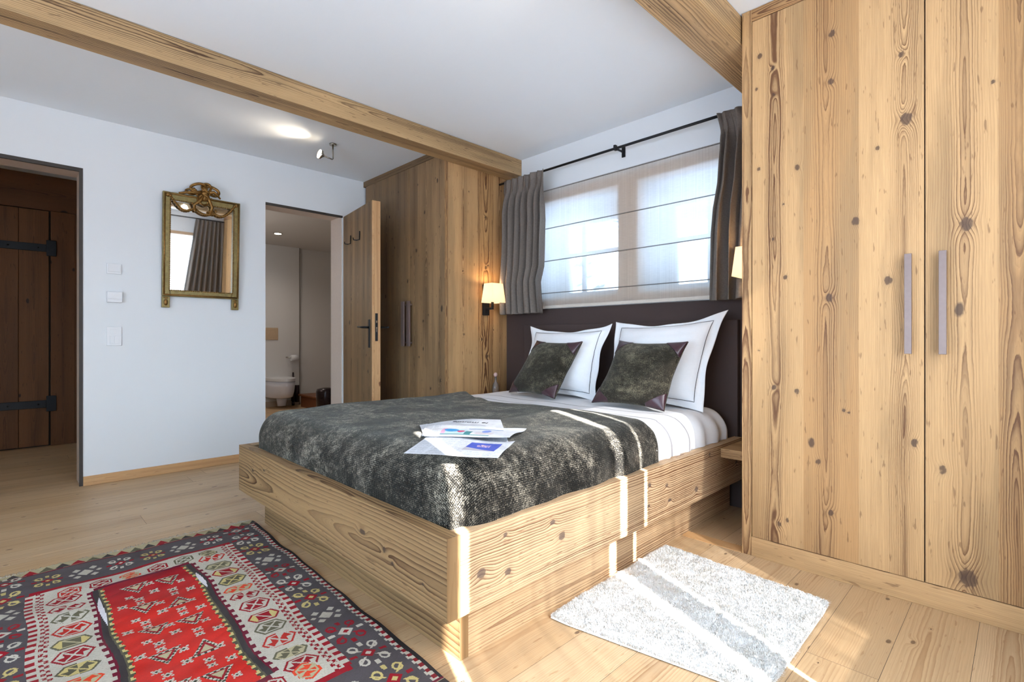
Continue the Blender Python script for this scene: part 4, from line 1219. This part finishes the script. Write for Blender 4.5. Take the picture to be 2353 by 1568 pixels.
# a bare warp slit
sl = (np.abs(Bm-(KB-.374+.004*np.sin(A*20))) < .009*np.clip(1-((A-.60)/.085)**2, 0, 1)); put(sl, C(222,218,222))
sl = (np.abs(Bm-(.374+.006*np.sin(A*17+1))) < .008*np.clip(1-((A-.62)/.13)**2, 0, 1)); put(sl, C(222,218,222))
img = np.clip(img*(1+.10*(rng.rand(na, nb, 1)-.5)), 0, 1)
me = bpy.data.meshes.new('weave')
X0, Y0 = -3.0, -.125
ia = np.linspace(0, KA, na+1); ib = np.linspace(0, KB, nb+1)
GA, GB = np.meshgrid(ia, ib, indexing='ij')
gx = X0+GA+.006*np.sin(GB*6)+.012*(GB/KB-.5)
gy = Y0+GB+.010-.022*GA+.003*np.sin(GA*13)
gz = .006+.003*np.sin(GA*11+GB*5)+.0025*np.sin(GA*23-GB*17)
verts = np.stack([gx, gy, gz], -1).reshape(-1, 3)
I, J = np.meshgrid(np.arange(na), np.arange(nb), indexing='ij')
i0 = (I*(nb+1)+J).ravel(); faces = np.stack([i0, i0+nb+1, i0+nb+2, i0+1], -1)
me.from_pydata(verts.tolist(), [], faces.tolist())
me.materials.append(M['kilim'])
at = me.attributes.new('kc', 'FLOAT_COLOR', 'FACE')
at.data.foreach_set('color', np.concatenate([img.reshape(-1, 3), np.ones((na*nb, 1))], 1).astype(np.float32).ravel())
K_ = thing('kilim_rug', (-2.08, .41, 0), 'red, cream and grey patterned kilim rug on the floor at the foot of the bed', 'rug')
o = bpy.data.objects.new('weave', me); COL.objects.link(o); o.parent = K_; o.location = -Vector(K_.location)
m = MB()
for i in range(330):
    yy = Y0+.004+(KB-.008)*(i/329)+random.uniform(-.002, .002)
    for xx, sg in ((X0+.004, -1), (X0+KA+.002, 1)):
        jy = random.uniform(-.012, .012); L_ = random.uniform(.02, .045)
        gxo = .010*math.sin((yy-Y0)*6)+.012*((yy-Y0)/KB-.5)
        m.tube([(xx+gxo, yy, .006), (xx+gxo+sg*L_*.5, yy+jy*.5, .006), (xx+gxo+sg*L_, yy+jy, .003)], [.0014,.0013,.0009], 4)
fr = m.build('fringe', M['fringe'], K_); fr['kind'] = 'stuff'

# ------------------------------------------------------------------ wool rug
G = thing('shag_rug', (-.87, 1.86, 0), 'shaggy white wool rug on the floor beside the bed', 'rug')
c00, c10, c11, c01 = Vector((-1.20,1.37,0)), Vector((-.51,1.49,0)), Vector((-.515,2.185,0)), Vector((-1.212,2.235,0))
def rugp(u, v): return (c00*(1-u)+c10*u)*(1-v)+(c01*(1-u)+c11*u)*v
def corner(u, v):
    # rounded corners
    return u, v
m = MB()
def rh(u, v):
    e = min(u, 1-u, v, 1-v); 
    return .004+.020*min(1, e/.035)**.5
def rs(u, v):
    k = .06
    uu = .5+(u-.5)*(1-k*max(0, abs(2*v-1)-.8)*2.0*.6); vv = .5+(v-.5)*(1-k*max(0, abs(2*u-1)-.8)*2.0*.6)
    p = rugp(uu, vv); p.z = rh(u, v)+(.008*nz(p.x, p.y, 0, 22)+.006*nz(p.x, p.y, 4, 50))*min(1, min(u, 1-u, v, 1-v)/.04)
    return p
m.surf(140, 168, rs)
m.build('backing', M['pile'], G)
m = MB(); rng2 = random.Random(5)
for i in range(42000):
    u, v = rng2.random(), rng2.random()
    if rng2.random() < .06:
        if rng2.random() < .5: u = rng2.choice((.004, .996))
        else: v = rng2.choice((.004, .996))
    p = rs(u, v)
    cl = mnoise.noise_vector(Vector((p.x*16, p.y*16, 3)))
    lean = Vector((cl.x*1.3+rng2.uniform(-.5, .5)+(u-.5)*(.8 if abs(u-.5) > .47 else 0), cl.y*1.3+rng2.uniform(-.5, .5)+(v-.5)*(.8 if abs(v-.5) > .47 else 0), 0))
    L_ = rng2.uniform(.008, .017)
    w_ = rng2.uniform(.0008, .0016)
    th = rng2.uniform(0, PI); sd = Vector((math.cos(th), math.sin(th), 0))*w_
    p1 = p+Vector((lean.x*.35, lean.y*.35, .75))*L_*.6
    cu_ = Vector((rng2.uniform(-1, 1), rng2.uniform(-1, 1), rng2.uniform(-.5, .1)))
    p2 = p1+(Vector((lean.x*.8, lean.y*.8, .1))+cu_)*L_*.55
    b0 = len(m.v)
    p0 = p-Vector((0, 0, .003))
    m.v += [tuple(p0-sd), tuple(p0+sd), tuple(p1-sd*.9), tuple(p1+sd*.9), tuple(p2)]
    m.face([b0, b0+1, b0+3, b0+2], smooth=True); m.face([b0+2, b0+3, b0+4], smooth=True)
pl_ = m.build('pile', M['pile'], G); pl_['kind'] = 'stuff'

# ------------------------------------------------------------------ newspaper
NP = thing('newspaper', (-1.5, 1.2, .625), 'open newspaper with colour pictures lying on the dark bedspread', 'newspaper')
def topz(x, y):
    return .6185+.012*nz(x, y, .612, 3.2)+.004*nz(x+5, y, .612, 8)+.008
def sheet_mesh(name, P4, lift, paint, wav, n=130):
    BL, BR, TR, TL = [Vector((p[0], p[1], 0)) for p in P4]
    m = MB()
    def fn(u, v):
        p = (BL*(1-u)+BR*u)*(1-v)+(TL*(1-u)+TR*u)*v
        p.z = topz(p.x, p.y)+lift+wav(u, v)
        return p
    m.surf(n, n, fn)
    o = m.build(name, M['print'], NP)
    at = o.data.attributes.new('kc', 'FLOAT_COLOR', 'FACE'); buf = []
    for i in range(n):
        for j in range(n): buf += list(paint((i+.5)/n, (j+.5)/n))+[1]
    at.data.foreach_set('color', buf)
    return o, fn
PAP = np.array(srgb(222,226,234)[:3]); GR = np.array(srgb(196,201,210)[:3])
rngp = np.random.RandomState(11)
tx = rngp.rand(200, 200)
def txt(u, v, du, dv, cols_=5):
    # columns of text rows
    cu = (u*cols_) % 1; row = (v*40) % 1
    if cu < .08 or cu > .92 or row < .45: return PAP
    return GR if tx[int(u*150) % 200, int(v*46) % 200] > .25 else PAP
def paint_low(u, v):   # lower broadsheet
    if .56 < u < .90 and .26 < v < .76:
        if v > .44-(u-.56)*.5: return np.array(srgb(78,96,190)[:3]) if not (.66 < u < .80 and .50 < v < .64 and tx[int(u*90), int(v*90)] > .45) else np.array(srgb(220,190,200)[:3])
        return np.array(srgb(178,176,190)[:3])
    if v > .97 or u < .02 or u > .98 or v < .03: return PAP
    return txt(u, v, 1, 1)
def paint_up(u, v):
    if .20 < u < .46 and .16 < v < .74:
        if (u-.30)**2/.006+(v-.52)**2/.05 < 1: return np.array(srgb(64,158,222)[:3])
        if u < .25: return np.array(srgb(230,176,206)[:3])
        if (u-.41)**2/.0016+(v-.42)**2/.03 < 1: return np.array(srgb(216,96,136)[:3])
        return np.array(srgb(190,222,232)[:3])
    if .46 < u < .53 and .14 < v < .5 : return np.array(srgb(76,138,146)[:3])
    if .20 < u < .75 and .10 < v < .15: return np.array(srgb(90,150,156)[:3])
    if .45 < u < .80 and .80 < v < .85: return np.array(srgb(110,140,186)[:3])
    if (u-.66)**2/.002+(v-.58)**2/.03 < 1: return np.array(srgb(140,160,226)[:3])
    if .57 < u < .76 and .2 < v < .45 and (v*30) % 1 > .5: return np.array(srgb(212,190,196)[:3])
    if u < .18: return txt(u, v, 1, 1, 12)
    return PAP
def paint_back(u, v):
    return txt(u, v, 1, 1, 6) if v < .6 else PAP*.93
# world positions of the sheet corners (BL, BR, TR, TL)
sheet_mesh('back_page', [(-1.60,1.12),(-1.33,1.30),(-1.70,1.61),(-1.86,1.275)], .002, paint_back, lambda u, v: .012*v*v*math.sin(u*3))
sheet_mesh('lower_page', [(-1.41,.905),(-1.125,1.055),(-1.305,1.31),(-1.60,1.14)], .008, paint_low, lambda u, v: .006*math.sin(u*6)*v)
sheet_mesh('upper_page', [(-1.57,1.085),(-1.31,1.285),(-1.42,1.49),(-1.80,1.27)], .016, paint_up, lambda u, v: .008*math.sin(v*5+.5)*(.3+u))
# masthead text (upside down to the viewer)
cu = bpy.data.curves.new('masthead', 'FONT'); cu.body = 'le monde'; cu.size = .042; cu.extrude = .0003; cu.offset = .0004
to = bpy.data.objects.new('masthead', cu); COL.objects.link(to)
dg = bpy.context.evaluated_depsgraph_get(); tm = bpy.data.meshes.new_from_object(to.evaluated_get(dg)); bpy.data.objects.remove(to)
tm.materials.clear(); tm.materials.append(M['ink'])
to = bpy.data.objects.new('masthead', tm); COL.objects.link(to); to.parent = NP
dvec = Vector((-1.43, 1.50, 0))-Vector((-1.80, 1.28, 0))
to.rotation_euler = (0, 0, math.atan2(dvec.y, dvec.x)+PI)
to.location = Vector((-1.60, 1.447, topz(-1.6, 1.4)+.020))-Vector(NP.location)

# ------------------------------------------------------------------ outside
m = MB()
def hill(u, v):
    x = -90+u*150; y = 6+v*140
    d = max(0, y-22)
    h = -4+.36*d*(1+.5*nz(x*.02, y*.02, 1, 1))*(.45+.55*(1/(1+math.exp((x+20)/14)))+.12)+3.0*nz(x, y, 0, .05)*min(1, d/10)+.6*nz(x, y, 0, .25)
    return (x, y, min(h, 26+6*nz(x, y, 3, .04)))
m.surf(90, 80, hill)
struct(m.build('ground_hillside', M['snow']))
m = MB(); m.v = [(-60,-60,-3.2),(60,-60,-3.2),(60,6,-3.2),(-60,6,-3.2)]; m.face([0,1,2,3]); 
struct(m.build('ground_snow', plain('flat_snow', c4(.42,.46,.52), .9, nscale=1, namt=.02)))

# ------------------------------------------------------------------ world and lights
wd = bpy.data.worlds.new('sky'); scene.world = wd; wd.use_nodes = True
nt = wd.node_tree; nt.nodes.clear(); B = NB(nt)
out = B.n('ShaderNodeOutputWorld'); bg = B.n('ShaderNodeBackground')
g = B.n('ShaderNodeTexCoord').outputs['Generated']
dt = B.n('ShaderNodeVectorMath', operation='DOT_PRODUCT'); B.l(g, dt.inputs[0]); dt.inputs[1].default_value = (.70, -.60, .38)
k = B.smooth(dt.outputs['Value'], -.5, .9)
zc_ = B.sep(g)[2]
col = B.mix(B.smooth(zc_, 0, .8), c4(.62,.82,1.0), c4(.40,.66,1.0))
B.l(col, bg.inputs[0]); B.l(B.maprange(k, 0, 1, 1.9, 15.0), bg.inputs[1]); B.l(bg.outputs[0], out.inputs[0])

SD = Vector((-1, .413, -.68)).normalized()
L = bpy.data.lights.new('sun', 'SUN'); L.energy = 78; L.angle = .009; L.color = (1,.97,.93)
so = bpy.data.objects.new('sun', L); COL.objects.link(so); so.rotation_euler = SD.to_track_quat('-Z', 'Y').to_euler(); so.location = (8, -3, 6)

def portal(loc, rot, sx, sy):
    L = bpy.data.lights.new('sky_portal', 'AREA'); L.shape = 'RECTANGLE'; L.size = sx; L.size_y = sy; L.cycles.is_portal = True
    o = bpy.data.objects.new('sky_portal', L); COL.objects.link(o); o.location = loc; o.rotation_euler = rot
portal((XE+.2, (WY[0]+WY[1])/2, (WZE[0]+WZE[1])/2), (0, PI/2, 0), 1.7, 2.1)
portal(((RO[0]+RO[1])/2, YB-.15, (RZ[0]+RZ[1])/2), (-PI/2+PI, 0, 0), 2.75, 2.1)
portal((-2.46, 3.6, 1.7), (-PI/2, 0, 0), .85, .8); portal((-1.45, 3.6, 1.7), (-PI/2, 0, 0), .85, .8)

def added_downlight(x, y, e, c=(1,.86,.70), z=ZC, name='downlight', lab=''):
    t = thing(name, (x, y, z), lab, 'downlight')
    m = MB(); m.lathe(x, y, [(.05,z-.001),(.045,z-.006),(.04,z-.006)], 20); m.build('ring', M['chrome'], t)
    m = MB(); m.lathe(x, y, [(.038,z-.0062),(.038,z-.008)], 20); m.build('lamp', M['lampglow'], t)
    L = bpy.data.lights.new('hall_fill_light', 'SPOT'); L.energy = e; L.color = c; L.spot_size = 2.3; L.spot_blend = 1; L.shadow_soft_size = .04
    lo = bpy.data.objects.new('hall_fill_light', L); COL.objects.link(lo); lo.parent = t; lo.location = (0, 0, -.02)
added_downlight(-5.6, -.7, 16, z=2.53, lab='unseen downlight added to light the hall, hidden behind the doorway head')  # lamp added out of view to brighten the hall

# ------------------------------------------------------------------ camera
cam = bpy.data.cameras.new('camera'); co = bpy.data.objects.new('camera', cam); COL.objects.link(co)
co.location = (0, 0, 1.0); co.rotation_euler = (PI/2, 0, math.atan(1180.5/1169.4))
cam.sensor_width = 36; cam.lens = 1169.4/2353*36; cam.shift_y = -4/2353; cam.clip_start = .02
scene.camera = co
vs = scene.view_settings
vs.view_transform = 'Standard'; vs.look = 'None'; vs.exposure = -0.36; vs.gamma = 1; vs.use_curve_mapping = False
scene.cycles.max_bounces = 10; scene.cycles.diffuse_bounces = 6; scene.cycles.transparent_max_bounces = 12
scene.cycles.sample_clamp_indirect = 8; scene.cycles.caustics_reflective = False; scene.cycles.caustics_refractive = False
